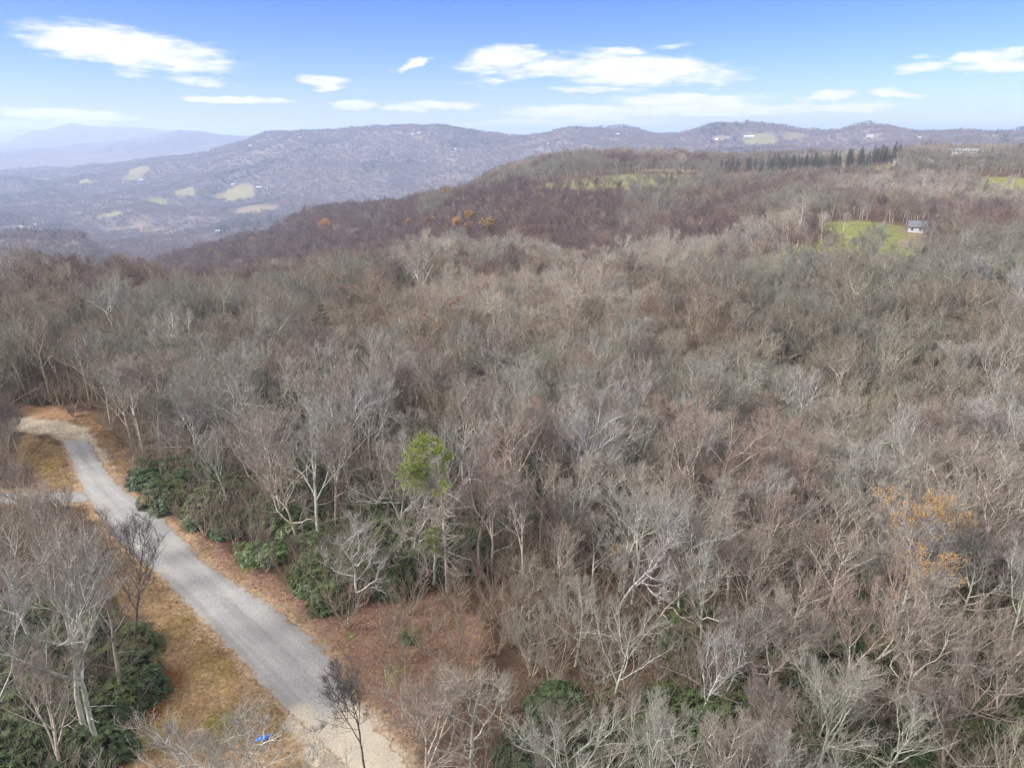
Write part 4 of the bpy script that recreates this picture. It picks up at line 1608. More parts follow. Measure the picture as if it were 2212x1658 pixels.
# undergrowth of bare brush beneath the near woods
x, y, rng = jgrid(-150, 150, 18, 190, 2.3, 51)
d = np.hypot(x, y)
k = (d > 20) & (np.abs(np.arctan2(x, y)) < R(44)) & (d < 185)
x, y = x[k], y[k]
rd, gv, vl, op = surface(x, y)
k = (rd > 1.3) & (gv > .8) & (vl > 1.0) & ((op > .5) | (rng.random(len(x)) < .85) & (rd > 2.2) & in_poly(x, y, GAP) | (rng.random(len(x)) < .12) & (rd > 2.5)) & (rng.random(len(x)) < .8)
x, y = x[k], y[k]
pick = rng.choice([0, 1, 2, 3], len(x), p=[.22, .26, .30, .22])
scatter('undergrowth', np.stack([x, y, zfun(x, y)], 1), rng.uniform(0, 6.28, len(x)), rng.uniform(.7, 1.2, len(x)), pick, BUSHES,
        label='leafless brush and saplings under the near trees')

# fallen leaves on the open litter, verge and road margins
LEAFG = Geo()
rl = np.random.default_rng(9)
add_leaves(LEAFG, rl, np.column_stack([rl.uniform(-.6, .6, (34, 2)), rl.uniform(0, .04, 34)]), .15, 0, 1, 0)
x, y, rng = jgrid(-75, 25, 30, 130, .8, 61)
rd, gv, vl, op = surface(x, y)
k = ((op < 1.0) | ((vl < .5) & (fbm(x / 5, y / 5, 161, 2) > .52)) | ((rd < 1.2) & (rd > 0))) & (rd > .3) & (gv > 0)
k &= rng.random(len(x)) < .7
x, y = x[k], y[k]
scatter('fallen_leaves', np.stack([x, y, zfun(x, y) + .02], 1), rng.uniform(0, 6.28, len(x)), rng.uniform(.6, 1.1, len(x)), np.zeros(len(x), int),
        [LEAFG.mesh('leaf_patch', [M['brownleaf']])], label='dry brown leaves scattered beside the road')

M['straw'] = leaf_material('straw_grass', (.17, .115, .06), (.33, .25, .15), 4, .8, .1)
gt = Geo()
rl = np.random.default_rng(19)
nb_ = 90
C_ = np.column_stack([rl.uniform(-.45, .45, (nb_, 2)), np.zeros(nb_)])
D_ = unit(np.column_stack([rl.normal(0, .7, (nb_, 2)), np.ones(nb_)])) * rl.uniform(.06, .17, (nb_, 1))
gt.quads(C_, D_, unit(np.cross(D_, rl.normal(0, 1, (nb_, 3)))) * .012, rl.random(nb_))
x, y, rng = jgrid(-75, 10, 20, 115, .7, 63)
rd, gv, vl, op = surface(x, y)
k = ((vl < .3) | ((sd_poly(x, y, BANK_TOP) < .5))) & (rd > .25) & (gv > .3)
x, y = x[k], y[k]
scatter('dry_grass', np.stack([x, y, zfun(x, y) - .01], 1), rng.uniform(0, 6.28, len(x)), rng.uniform(.6, 1.3, len(x)), np.zeros(len(x), int),
        [gt.mesh('grass_tuft', [M['straw']])], label='short straw coloured grass on the verge')

# ------------------------------------------------------------------ rhododendrons


def thing(name, label, cat_, loc, rz=0.0, sc=1.0, group=None):
    o = bpy.data.objects.new(name, None)
    o.location = loc
    o.rotation_euler = (0, 0, rz)
    o.scale = (sc, sc, sc)
    COL.objects.link(o)
    o['label'] = label
    o['category'] = cat_
    if group:
        o['group'] = group
    return o


def place_rhodo(u, v, sc, label, k=0, mat=None, rz=0):
    x, y = flat(u, v)
    t = thing('rhododendron', label, 'shrub', (x, y, float(zfun(x, y))), rz, sc * (1.45 if sc > .7 else 1), 'evergreen shrubs by the road')
    for nm, me in (('stems', RH[k][2]), ('leaves', RH[k][3])):
        o = bpy.data.objects.new(nm, me)
        COL.objects.link(o)
        o.parent = t
        if mat and nm == 'leaves':
            o.material_slots[0].link = 'OBJECT'
            o.material_slots[0].material = M[mat]
    return t


RHS = [  # right-hand thicket edge along the road, from far to near, then the left thicket
    (305, 1040, .85, 'small dark evergreen shrub at the far end of the roadside thicket, by the slim stake'),
    (335, 1052, .95, 'second evergreen shrub from the far end of the roadside thicket'),
    (372, 1082, 1.0, 'low evergreen shrub at the road edge of the thicket below the slim stake'),
    (405, 1068, 1.1, 'evergreen shrub standing just behind the low one at the thicket edge'),
    (430, 1120, 1.0, 'evergreen shrub bulging over the red litter where the road starts to widen'),
    (470, 1105, 1.15, 'tall dark evergreen shrub in the middle of the roadside thicket'),
    (490, 1150, .9, 'evergreen shrub on the road side of the thicket, above the bright green bush'),
    (545, 1130, 1.1, 'dark evergreen shrub just above the bright green bush'),
    (600, 1120, 1.15, 'dark evergreen shrub above and right of the bright green bush'),
    (545, 1205, .72, 'bright green bush standing alone beside the road'),
    (590, 1208, .85, 'olive evergreen bush touching the bright green bush'),
    (680, 1270, .85, 'rounded dark shrub left of the large front mound, grey stems through it'),
    (715, 1302, .95, 'large rounded dark mound at the nearest corner of the thicket'),
    (775, 1265, 1.0, 'dark evergreen shrub right of the large rounded mound'),
    (830, 1255, 1.1, 'deep green shrub in the middle of the thicket front, left of the pine trunk'),
    (885, 1240, 1.1, 'deep green shrub close against the left of the pine trunk'),
    (780, 1200, 1.2, 'tall evergreen shrub in the second row above the rounded mound'),
    (850, 1190, 1.2, 'tall evergreen shrub in the second row below the pine needles'),
    (700, 1200, 1.1, 'evergreen shrub in the second row left of the rounded mound'),
    (640, 1160, 1.1, 'evergreen shrub behind the olive bush'),
    (1010, 1215, .9, 'evergreen shrub right of the pine trunk'),
    (1065, 1200, .8, 'smaller evergreen shrub second to the right of the pine trunk'),
    (935, 1190, .9, 'evergreen shrub behind the pine trunk'),
    (880, 1385, .36, 'tiny olive green shrub alone on the red leaf litter'),
    # left thicket
    (285, 1400, .95, 'grey green shrub at the tip of the left thicket under the slim dark tree'),
    (255, 1445, 1.05, 'evergreen shrub near the tip of the left thicket, left of the slim tree foot'),
    (292, 1490, .85, 'bright dark-green rounded shrub bulging onto the tan verge'),
    (262, 1530, 1.0, 'glossy shrub below the bulging one at the edge of the leaf drift'),
    (215, 1575, .95, 'evergreen shrub at the foot of the dark straight trunk'),
    (215, 1632, .75, 'small evergreen shrub at the foot of the double trunk'),
    (160, 1600, 1.05, 'evergreen shrub left of the double trunk foot'),
    (120, 1650, 1.05, 'evergreen shrub along the bottom edge in the left corner'),
    (40, 1660, 1.0, 'evergreen shrub in the very bottom left corner'),
    (190, 1500, 1.15, 'tall evergreen shrub in the middle of the left thicket'),
    (130, 1520, 1.15, 'dark shrub in the middle of the left thicket, left of the tall one'),
    (60, 1560, 1.1, 'evergreen shrub near the left edge low in the left thicket'),
    (0, 1600, 1.1, 'evergreen shrub cut by the left edge low in the left thicket'),
    (120, 1430, 1.1, 'dark green shrub in the upper part of the left thicket'),
    (50, 1470, 1.1, 'dark green shrub at the left edge in the upper part of the left thicket'),
    (195, 1420, 1.0, 'evergreen shrub at the upper end of the left thicket, behind the double trunk'),
    (-20, 1500, 1.1, 'evergreen shrub mostly cut off by the left edge of the picture'),
    (20, 1400, 1.0, 'shrub at the uppermost left corner of the left thicket'),
    (80, 1360, .95, 'uppermost evergreen shrub of the left thicket behind pale limbs'),
]
rr = random.Random(5)
for i, (u, v, sc, lab) in enumerate(RHS):
    mat = 'rhodo_lime' if ('bright green bush standing' in lab or 'olive' in lab) else None
    place_rhodo(u, v, sc, lab, i % 3, mat, rr.uniform(0, 6))

# evergreen understory in mass: behind the thicket and under the lower right woods
x, y, rng = jgrid(-60, 90, 18, 120, 2.7, 71)
u, v, zc = project(x, y, np.zeros_like(x))
zone = np.zeros(len(x), bool)
for poly, dens in (([(430, 1000), (700, 1020), (1000, 1090), (1110, 1180), (960, 1230), (700, 1250), (620, 1150), (430, 1080), (300, 1010)], .95),
                   ([(-200, 1330), (200, 1340), (270, 1400), (270, 1500), (180, 1640), (100, 1750), (-250, 1750)], .95),
                   ([(1080, 1780), (1180, 1470), (1330, 1480), (1500, 1350), (1700, 1330), (2050, 1300), (2500, 1250), (2700, 1500), (2500, 2100), (1100, 2100)], .85),
                   ([(1850, 1020), (2250, 1080), (2250, 1250), (1900, 1200)], .35),
                   ([(900, 1000), (1500, 850), (1600, 1000), (1300, 1150)], .12)):
    P = [flat(*p) for p in poly]
    zone |= in_poly(x, y, P) & (rng.random(len(x)) < dens) & (fbm(x / 14, y / 14, 171, 3) > (.0 if dens > .9 else .16 if dens > .5 else .5))
k = zone & (np.abs(np.arctan2(x, y)) < R(44))
x, y = x[k], y[k]
rhm = [merge(r_[0], r_[1]) for r_ in RH]
RHM = []
for r_ in RH:
    g = merge(r_[0], r_[1])
    ms = np.concatenate([np.zeros(sum(len(q) for q in r_[0].q), int), np.ones(sum(len(q) for q in r_[1].q), int)])
    RHM.append(mesh_np('shrub', np.concatenate(g.v), [np.concatenate(g.q)], [M['dark_bark'], M['rhodo']], ms, np.concatenate(g.a)))
scatter('evergreen_undergrowth', np.stack([x, y, zfun(x, y)], 1), rng.uniform(0, 6.28, len(x)), rng.uniform(.8, 1.6, len(x)),
        rng.integers(0, 3, len(x)), RHM, label='dark evergreen undergrowth beneath the bare trees')

# ------------------------------------------------------------------ the yellow-green pine


def hero_pine():
    x, y = flat(966, 1280)
    z = float(zfun(x, y))
    t = thing('pine_tree', 'tall pine with feathery yellow green needles and bare silvery dead branches, left of centre', 'tree', (x, y, z), 0.0, .93)
    rng = np.random.default_rng(77)
    H = 18.2
    g = Geo()
    P = grow(rng, np.zeros((1, 3)), np.array([[0.0, 0, 1.]]), np.array([H]), 10, .012, .02)
    Rt = np.interp(np.linspace(0, 1, 11), [0, 1], [.20, .03])[None]
    g.tubes(P, Rt, 8, 0.0)
    me = g.mesh('trunk', [BARKS['grey brown']], True)
    obj('trunk', me, t)
    dead, br, nd = Geo(), Geo(), Geo()

    def trunk_at(tz):
        return np.array([np.interp(tz, np.linspace(0, 1, 11), P[0, :, i]) for i in range(3)])
    # dead whorls
    for k in range(30):
        tz = .12 + .62 * k / 30
        c = trunk_at(tz)
        nb = 3
        th = rng.uniform(0, 6.28, nb)
        L = rng.uniform(.8, 3.6, nb) * (1.15 - .4 * abs(tz - .5))
        D = unit(np.stack([np.cos(th), np.sin(th), rng.uniform(-.25, .25, nb)], 1))
        PB = grow(rng, np.repeat(c[None], nb, 0), D, L, 5, .09, .04)
        RB = taper(np.full(nb, .035), 5, .2)
        dead.tubes(PB, RB, 3, .0)
        s, d, l, r = branch(rng, PB, RB, L, 4, .35, 1, .4, .9, .35, .5, .3, 0)
        dead.tubes(grow(rng, s, d, l, 2, .1, .02), taper(np.maximum(r, .008), 2, .4), 3, .35)
    # live branches: most of them reach to the left (-X) and camera side
    live = []
    for k in range(46):
        tz = .68 + .32 * (k / 46) ** .95
        th = pi + rng.normal(0, .75) if rng.random() < .78 else rng.uniform(0, 6.28)
        L = (4.6 if abs(th - pi) < 1.0 else 2.0) * (1.2 - tz) / .5 * rng.uniform(.65, 1.1) + .6
        live.append((tz, th, min(L, 4.6)))
    live += [(.36, pi + .25, 2.0), (.33, pi - .4, 2.3), (.30, pi + .6, 1.6), (.40, pi - .1, 1.9), (.44, pi + .4, 1.4)]
    for tz, th, L in live:
        c = trunk_at(tz)
        D = unit(np.array([[cos(th), sin(th), .18 + .5 * max(0, tz - .8)]]))
        PB = grow(rng, c[None], D, np.array([L]), 5, .07, .05)
        RB = taper(np.full(1, .045), 5, .25)
        br.tubes(PB, RB, 3, .2)
        s, d, l, r = branch(rng, PB, RB, np.array([L]), 12, .22, 1, .5, 1.0, .33, .5, .45, .05)
        PS = grow(rng, s, d, np.clip(l, .35, 1.4), 3, .08, .06)
        br.tubes(PS, taper(np.full(len(s), .012), 3, .5), 3, .4)
        # needle bundles along the sprays
        q = 12
        tt = rng.uniform(.1, 1.0, (len(PS), q)) * 3
        i = np.clip(tt.astype(int), 0, 2)
        w = (tt - i)[..., None]
        bi = np.arange(len(PS))[:, None]
        C = (PS[bi, i] * (1 - w) + PS[bi, i + 1] * w).reshape(-1, 3)
        dd = np.repeat(unit(PS[:, -1] - PS[:, 0]), q, 0)
        for _ in range(4):
            Dq = unit(dd * .7 + rng.normal(0, .45, dd.shape) + np.array([0, 0, .12])) * (.20 * rng.uniform(.7, 1.3, (len(dd), 1)))
            Wq = unit(np.cross(Dq, rng.normal(0, 1, dd.shape))) * .016
            nd.quads(C, Dq, Wq, rng.random(len(C)), 0)
    cr = obj('crown', br.mesh('crown', [BARKS['grey brown']]), t)
    obj('needles', nd.mesh('needles', [M['pine']]), cr)
    obj('dead_branches', dead.mesh('dead_branches', [BARKS['grey brown']]), t)


hero_pine()

# dark conifers standing singly and in the plantation row
CON = []
for i, (H, w) in enumerate([(18, .20), (16, .27), (19, .25), (14, .22)]):
    tr, cr = conifer_geo(700 + i, H, .10 if i != 2 else .35, w, 20)
    CON.append((tr.mesh('trunk', [M['dark_bark']]), cr.mesh('crown', [M['conifer'], M['dark_bark']]), H))


def place_conifer(u, v, d, k, sc, label, rz=0, name='evergreen_tree', group=None, mat=None):
    x, y, z = at_dist(u, v, d)
    t = thing(name, label, 'evergreen', (x, y, z), rz, sc, group)
    for nm, me in (('trunk', CON[k][0]), ('crown', CON[k][1])):
        o = bpy.data.objects.new(nm, me)
        COL.objects.link(o)
        o.parent = t
        if mat and nm == 'crown':
            o.material_slots[0].link = 'OBJECT'
            o.material_slots[0].material = M[mat]
    return t


M['fir'] = leaf_material('fresh_needles', (.035, .085, .02), (.10, .19, .04), .3, .6, .2)
M['olive'] = leaf_material('olive_needles', (.045, .06, .02), (.12, .13, .045), .3, .6, .2)
for (u, v, k, sc, mat, lab) in [
        (690, 655, 3, 1.25, None, 'narrow dark green conifer among the grey trees above the pine'),
        (768, 632, 1, .95, 'olive', 'round topped olive evergreen right of the narrow dark conifer'),
        (866, 592, 3, 1.0, 'olive', 'small dark evergreen tuft high in the woods right of the olive evergreen'),
        (1207, 512, 0, .95, 'fir', 'bright green fir standing alone on the crest near the picture centre'),
        (1242, 565, 3, 1.1, None, 'small dark conifer just below the bright green fir'),
        (985, 545, 0, .95, None, 'dark evergreen behind pale trunks on the crest, left of the pair'),
        (1022, 548, 1, .9, None, 'dark evergreen behind pale trunks on the crest, right of the pair'),
        (1150, 980, 3, .8, None, 'deep green hemlock half hidden right of the yellow green pine'),
        (1470, 870, 3, .85, None, 'dark hemlock deep in the grey woods right of centre'),
        (1560, 560, 1, .8, None, 'dark green evergreen top far right of the bright green fir'),
        (400, 700, 3, .9, 'olive', 'olive evergreen half hidden in the grey woods at left'),
        (1990, 760, 3, .9, None, 'dark hemlock deep in the shaded woods at right'),
        (1740, 690, 3, .9, 'olive', 'tiny olive evergreen under the bare trees at right'),
        (1440, 372, 2, .95, None, 'dark evergreen pair at the right end of the long green field, left one'),
        (1452, 374, 2, .9, None, 'dark evergreen pair at the right end of the long green field, right one'),
        (2135, 386, 1, 1.1, None, 'dark evergreen left of the bright field at the right edge'),
        (2102, 378, 1, 1.0, 'olive', 'olive evergreen further left of the bright field at the right edge')]:
    d = dist_for(u, v, CON[k][2] * sc, 62 if v > 600 else 200)
    place_conifer(u, v, d, k, sc, lab, rr.uniform(0, 6), mat=mat, group='single evergreens in the woods')

rngp = random.Random(12)
cnt = 0
for row in range(4):
    for k in range(24):
        u = 1560 + k * 15.8 + rngp.uniform(-8, 8) + row * 4
        d = 732 + row * 13 + rngp.uniform(-7, 7)
        if row >= 2 and k < 6:
            continue
        sc = (.88 + .24 * k / 24) * rngp.uniform(.8, 1.15)
        place_conifer(u, 350, d, 2 if rngp.random() < .7 else 0, sc,
                      'dark pine of the distant plantation, %s from the left in its %s row' % (ORD[k] if k < 20 else ['twenty-first', 'twenty-second', 'twenty-third', 'twenty-fourth'][k - 20], ORD[row]),
                      rngp.uniform(0, 6), 'plantation_pine', 'pines of the distant plantation')

# ------------------------------------------------------------------ trees that keep coloured leaves


def leafy_mesh(seed, H, mats, dens=1.0, size=.5, frac=1.0, flecks=2):
    g, tips = mid_tree(seed, H)
    c = Geo()
    rng = np.random.default_rng(seed + 1)
    sel = tips[rng.random(len(tips)) < frac]
    add_leaves(c, rng, sel, size, 0, flecks, .45)
    return g, c


LT = []
for i, H in enumerate([17, 19]):
    g, c = leafy_mesh(800 + i, H, None, size=.7, flecks=4)
    LT.append((g.mesh('trunk', [M['dark_bark']]), {m: c.mesh('crown', [M[m]]) for m in ('gold', 'rust', 'orange')}, H))
for (u, v, d, k, sc, mat, lab) in [
        (1052, 472, 440, 1, 1.0, 'gold', 'largest golden tree on the dark slope, rightmost of its row'),
        (1015, 484, 440, 0, .9, 'rust', 'rust brown tree directly left of the largest golden tree'),
        (985, 474, 450, 0, .85, 'gold', 'golden tree second to the left of the largest golden one'),
        (1015, 458, 480, 0, .85, 'gold', 'golden tree above the rust brown tree on the dark slope'),
        (925, 474, 460, 0, .85, 'rust', 'rusty tree on the dark slope left of the golden row'),
        (938, 470, 470, 0, .55, 'gold', 'small golden treetop touching the rusty tree on the slope'),
        (880, 475, 450, 0, .85, 'gold', 'dull gold tree furthest left on the near dark slope'),
        (965, 408, 620, 1, .9, 'gold', 'tall gold tree at the skyline of the dark slope'),
        (1010, 428, 560, 0, .55, 'gold', 'tiny yellow tree high on the dark slope'),
        (700, 474, 880, 1, 1.1, 'gold', 'lone golden tree above the slope track at left'),
        (648, 478, 900, 0, .9, 'rust', 'rust coloured tree left of the lone golden tree'),
        (1160, 515, 380, 0, .5, 'rust', 'small rusty treetop just left of the bright green fir'),
        (1250, 522, 390, 0, .5, 'rust', 'small rusty treetop just right of the bright green fir'),
        (500, 520, 880, 0, .9, 'rust', 'rust coloured tree low on the far left spur'),
        (545, 515, 860, 0, .85, 'gold', 'gold tree low on the far left spur'),
        (455, 540, 850, 0, .8, 'orange', 'orange treetop just above the near plateau edge at left')]:
    if d is None:
        d = 400
    Ht = LT[k][2] * sc
    d2 = dist_for(u, v, Ht * .95, 345, 1250)
    x, y, z = at_dist(u, v, d2)
    t = thing('autumn_tree', lab, 'tree', (x, y, z), rr.uniform(0, 6), sc, 'trees with coloured leaves on the slopes')
    obj('trunk', LT[k][0], t)
    obj('crown', LT[k][1][mat], t)


def near_leafy(u, vtop, pi, sc, mats, frac, label, size=.16, zlo=.3, per=2, bark='ash grey', patch=.5):
    form, tm, cm, tips, trg, crg = NEAR[pi]
    h = tips[:, 2].max() * sc
    d = dist_for(u, vtop, h)
    x, y, z = at_dist(u, vtop, d)
    t = thing('autumn_tree', label, 'tree', (x, y, z), 1.3, sc, 'leaf bearing trees in the near woods')
    for nm, me in (('trunk', tm), ('crown', cm)):
        o = obj(nm, me, t)
        o.material_slots[0].link = 'OBJECT'
        o.material_slots[0].material = BARKS[bark]
    rng = np.random.default_rng(pi + 900)
    n = fbm(tips[:, 0] / 1.6, tips[:, 1] / 1.6 + tips[:, 2] / 1.6, pi, 2)
    sel = tips[(rng.random(len(tips)) < frac) & (tips[:, 2] > tips[:, 2].max() * zlo) & (n > patch)]
    g = Geo()
    add_leaves(g, rng, sel, size, 0, per, .12)
    obj('leaves', g.mesh('leaves', [M[mats]]), t)


near_leafy(2000, 1050, 6, .95, 'orange', .6, 'bare crowned tree sprinkled with bright orange leaves at right', .12, .45, 3, patch=.52)
near_leafy(983, 640, 0, .9, 'rust', .22, 'pale round tree with rusty leaves low in its crown above the centre', .3, .35, 2, 'pale grey', .55)
near_leafy(1330, 1590, 4, .5, 'orange', .3, 'small tree holding a tuft of rusty leaves at the bottom right of centre', .16, .3, 2, patch=.55)

# ------------------------------------------------------------------ buildings


def house(name, label, loc, rz, w, dp, h, rh, wall, roof, group=None, windows=0, porch=False, cat_='house'):
    t = thing(name, label, cat_, loc, rz, 1.0, group)
    a, b = w / 2, dp / 2
    V = [(-a, -b, -2), (a, -b, -2), (a, b, -2), (-a, b, -2), (-a, -b, h), (a, -b, h), (a, b, h), (-a, b, h), (-a, 0, h + rh), (a, 0, h + rh)]
    me = bpy.data.meshes.new('wall')
    me.from_pydata(V, [], [(0, 1, 5, 4), (2, 3, 7, 6), (1, 2, 6, 9, 5), (3, 0, 4, 8, 7)])
    me.materials.append(M[wall])
    obj('wall', me, t)
    e = .5
    z0 = h - e * rh / b
    th = .22
    V = []
    for dz in (0.03, th):
        V += [(-a - e, -b - e, z0 + dz), (a + e, -b - e, z0 + dz), (a + e, 0, h + rh + dz), (-a - e, 0, h + rh + dz), (-a - e, b + e, z0 + dz), (a + e, b + e, z0 + dz)]
    Fc = [(6, 7, 8, 9), (9, 8, 11, 10), (1, 0, 3, 2), (2, 3, 4, 5), (0, 1, 7, 6), (5, 4, 10, 11), (1, 2, 8, 7), (2, 5, 11, 8), (0, 6, 9, 3), (3, 9, 10, 4)]
    me = bpy.data.meshes.new('roof')
    me.from_pydata(V, [], Fc)
    me.materials.append(M[roof])
    rf = obj('roof', me, t)
    for k in range(windows):
        x = -a + w * (k + .5) / windows
        me = bpy.data.meshes.new('window')
        x0, x1, y0, z1, z2 = x - .5, x + .5, -b - .03, h * .35, h * .8
        me.from_pydata([(x0, y0, z1), (x1, y0, z1), (x1, y0, z2), (x0, y0, z2), (x0, y0 + .02, z1), (x1, y0 + .02, z1), (x1, y0 + .02, z2), (x0, y0 + .02, z2)], [],
                       [(0, 1, 2, 3), (7, 6, 5, 4), (0, 4, 5, 1), (3, 2, 6, 7), (0, 3, 7, 4), (1, 5, 6, 2)])
        me.materials.append(M['glass'])
        obj('window', me, t)
    return t


HOUSES = [  # u, v (ground), distance or None, width, depth, height, roof height, wall, roof, label
    (1994, 464, 422, 11, 7, 3.0, 2.5, 'white', 'roof_slate', 'small white house with a grey roof beside the green clearing at right', 3),
    (1618, 299, None, 60, 22, 7, 6, 'white', 'roof_white', 'long white farm building on the far hill field', 0),
    (1548, 303, None, 22, 14, 6, 5, 'cream', 'roof_grey', 'grey roofed farmhouse left of the long white farm building', 0),
    (1572, 302, None, 18, 12, 6, 5, 'white', 'roof_grey', 'small white barn next to the grey roofed farmhouse', 0),
    (1333, 293, None, 24, 16, 7, 6, 'cream', 'roof_white', 'pale roofed house on the far ridge left of the farm fields', 0),
    (1300, 303, None, 18, 12, 5, 5, 'white', 'roof_red', 'brown roofed house low on the far ridge', 0),
    (1210, 311, None, 30, 14, 5, 5, 'white', 'roof_white', 'white building at the right end of the light slope clearing', 0),
    (1185, 314, None, 20, 12, 5, 5, 'white', 'roof_white', 'white building at the left end of the light slope clearing', 0),
    (1880, 297, None, 40, 20, 7, 6, 'white', 'roof_grey', 'pale building below the rounded far hill at right', 0),
    (1985, 301, None, 22, 14, 5, 5, 'white', 'roof_white', 'small white shed right of the rounded far hill', 0),
    (865, 291, None, 26, 16, 7, 6, 'white', 'roof_grey', 'white house near the ridge crest, left of the paired houses', 0),
    (892, 292, None, 24, 16, 7, 6, 'cream', 'roof_grey', 'cream house near the ridge crest, left one of the pair', 0),
    (905, 291, None, 28, 16, 7, 6, 'white', 'roof_white', 'white roofed house near the ridge crest, right one of the pair', 0),
    (648, 300, None, 24, 16, 6, 6, 'white', 'roof_grey', 'white house on the brown ridge shoulder, highest of three', 0),
    (605, 301, None, 24, 16, 6, 6, 'white', 'roof_grey', 'white house on the brown ridge shoulder, middle one of three', 0),
    (540, 318, None, 24, 16, 6, 6, 'white', 'roof_white', 'white house on the brown ridge shoulder, lowest of three', 0),
    (668, 323, None, 26, 16, 6, 6, 'white', 'roof_grey', 'white house part way down the brown ridge', 0),
    (985, 326, None, 26, 16, 6, 6, 'white', 'roof_white', 'lone white house in the middle of the blue far slope', 0),
    (1100, 292, None, 20, 14, 6, 5, 'white', 'roof_grey', 'left small house on the flat far crest', 0),
    (1140, 294, None, 26, 14, 6, 5, 'white', 'roof_white', 'right small house on the flat far crest', 0),
    (72, 489, None, 26, 14, 5, 4, 'white', 'roof_white', 'large white barn in the farmyard at the left edge', 0),
    (56, 486, None, 16, 12, 5, 4, 'white', 'roof_grey', 'grey roofed house behind the large white barn', 0),
    (92, 486, None, 14, 10, 5, 4, 'white', 'roof_white', 'small white shed right of the large white barn', 0),
    (45, 492, None, 14, 10, 4, 3, 'cream', 'roof_grey', 'low cream shed left of the large white barn', 0),
    (470, 503, None, 22, 12, 5, 4, 'white', 'roof_white', 'white farmhouse beside the dark spruce in the valley', 0),
    (395, 497, None, 16, 10, 5, 4, 'white', 'roof_grey', 'small white house by the valley lane', 0),
    (515, 482, None, 20, 12, 5, 4, 'white', 'roof_white', 'white house above the dark spruce in the valley', 0),
    (95, 448, None, 30, 14, 5, 4, 'white', 'roof_white', 'white shed alone in the left valley woods', 0),
    (88, 414, None, 30, 14, 6, 5, 'white', 'roof_grey', 'grey roofed house in the left valley woods, further off', 0),
    (505, 402, None, 30, 14, 6, 5, 'white', 'roof_white', 'white house at the foot of the brown ridge', 0),
    (560, 408, None, 30, 14, 6, 5, 'white', 'roof_white', 'white house beyond the wide pale field, right one', 0),
    (575, 409, None, 22, 14, 6, 5, 'cream', 'roof_grey', 'cream house beyond the wide pale field, far right', 0),
    (305, 392, None, 36, 16, 6, 5, 'white', 'roof_white', 'white building in the hazy middle of the valley', 0),
    (270, 396, None, 30, 16, 6, 5, 'cream', 'roof_red', 'brown roofed building in the hazy middle of the valley', 0),
]
for i, (u, v, d, w, dp, h, rh, wall, roof, lab, win) in enumerate(HOUSES):
    if d:
        x, y, z = at_dist(u, v, d)
    else:
        x, y, z = ground_hit(u, v)
        if math.hypot(x, y) > 9000:
            x, y, z = at_dist(u, v, 4000)
        z += 2.0
    rz = -atan2(x, y) + rr.uniform(-.35, .35)
    nm = 'house' if 'house' in lab else ('barn' if 'barn' in lab else ('shed' if 'shed' in lab else 'farm_building'))
    if not d:
        w, dp, h, rh = w * .7, dp * .7, h * .75, rh * .7
    house(nm, lab, (x, y, z), rz, w, dp, h, rh, wall, roof, 'scattered far houses', win, cat_=nm.replace('_', ' '))
# the row of poultry sheds / cabins on the right-hand rise
for i, u in enumerate([1944, 1981, 2012, 2042]):
    x, y, z = at_dist(u, 330, 800)
    house('cabin', 'pale roofed cabin among trees on the right rise, %s of four in lower row' % ORD[i], (x, y, z + 2.5), -atan2(x, y), 9, 6, 2.5, 2, 'cream', 'roof_grey', 'cabins on the right rise')
for i, u in enumerate([2058, 2080, 2102]):
    x, y, z = at_dist(u, 322, 845)
    house('cabin', 'pale roofed cabin among trees on the right rise, %s of three in upper row' % ORD[i], (x, y, z + 6), -atan2(x, y), 9, 6, 2.5, 2, 'cream', 'roof_grey', 'cabins on the right rise')

# ------------------------------------------------------------------ small things


def box_mesh(name, sx, sy, sz, m, z0=0.0, bevel=.01):
    import bmesh
    bm = bmesh.new()
    bmesh.ops.create_cube(bm, size=1)
    for v in bm.verts:
        v.co = (v.co.x * sx, v.co.y * sy, (v.co.z + .5) * sz + z0)
    bmesh.ops.bevel(bm, geom=list(bm.edges), offset=bevel, segments=1, affect='EDGES')
    me = bpy.data.meshes.new(name)
    bm.to_mesh(me)
    bm.free()
    me.materials.append(m)
    return me


for (u, v, h, lab) in [(140, 876, 1.0, 'white survey stake on the tan bank above the gravel bend'),
                       (284, 1042, 1.1, 'white survey stake between the road and the far end of the thicket'),
                       (833, 1462, .9, 'white marker stake on the green moss patch right of the road')]:
    x, y = flat(u, v)
    t = thing('survey_stake', lab, 'stake', (x, y, float(zfun(x, y)) - .1), .4, 1.0, 'white stakes')
    import bmesh
    bm = bmesh.new()
    w = .05
    pts = [(-w, -w / 2, 0), (w, -w / 2, 0), (w, w / 2, 0), (-w, w / 2, 0), (-w, -w / 2, h * .92), (w, -w / 2, h * .92), (w, w / 2, h * .92), (-w, w / 2, h * .92), (0, -w / 2, h), (0, w / 2, h)]
    vs = [bm.verts.new(p) for p in pts]
    for f in [(0, 1, 5, 8, 4), (2, 3, 7, 9, 6), (1, 2, 6, 5), (3, 0, 4, 7), (5, 6, 9, 8), (8, 9, 7, 4), (3, 2, 1, 0)]:
        bm.faces.new([vs[i] for i in f])
    me = bpy.data.meshes.new('post')
    bm.to_mesh(me)
    bm.free()
    me.materials.append(M['stake'])
    obj('post', me, t)
    me = box_mesh('ribbon', .12, .07, .07, M['pink'] if h > 1.05 else M['tape'], h * .8, .008)
    obj('ribbon', me, t)


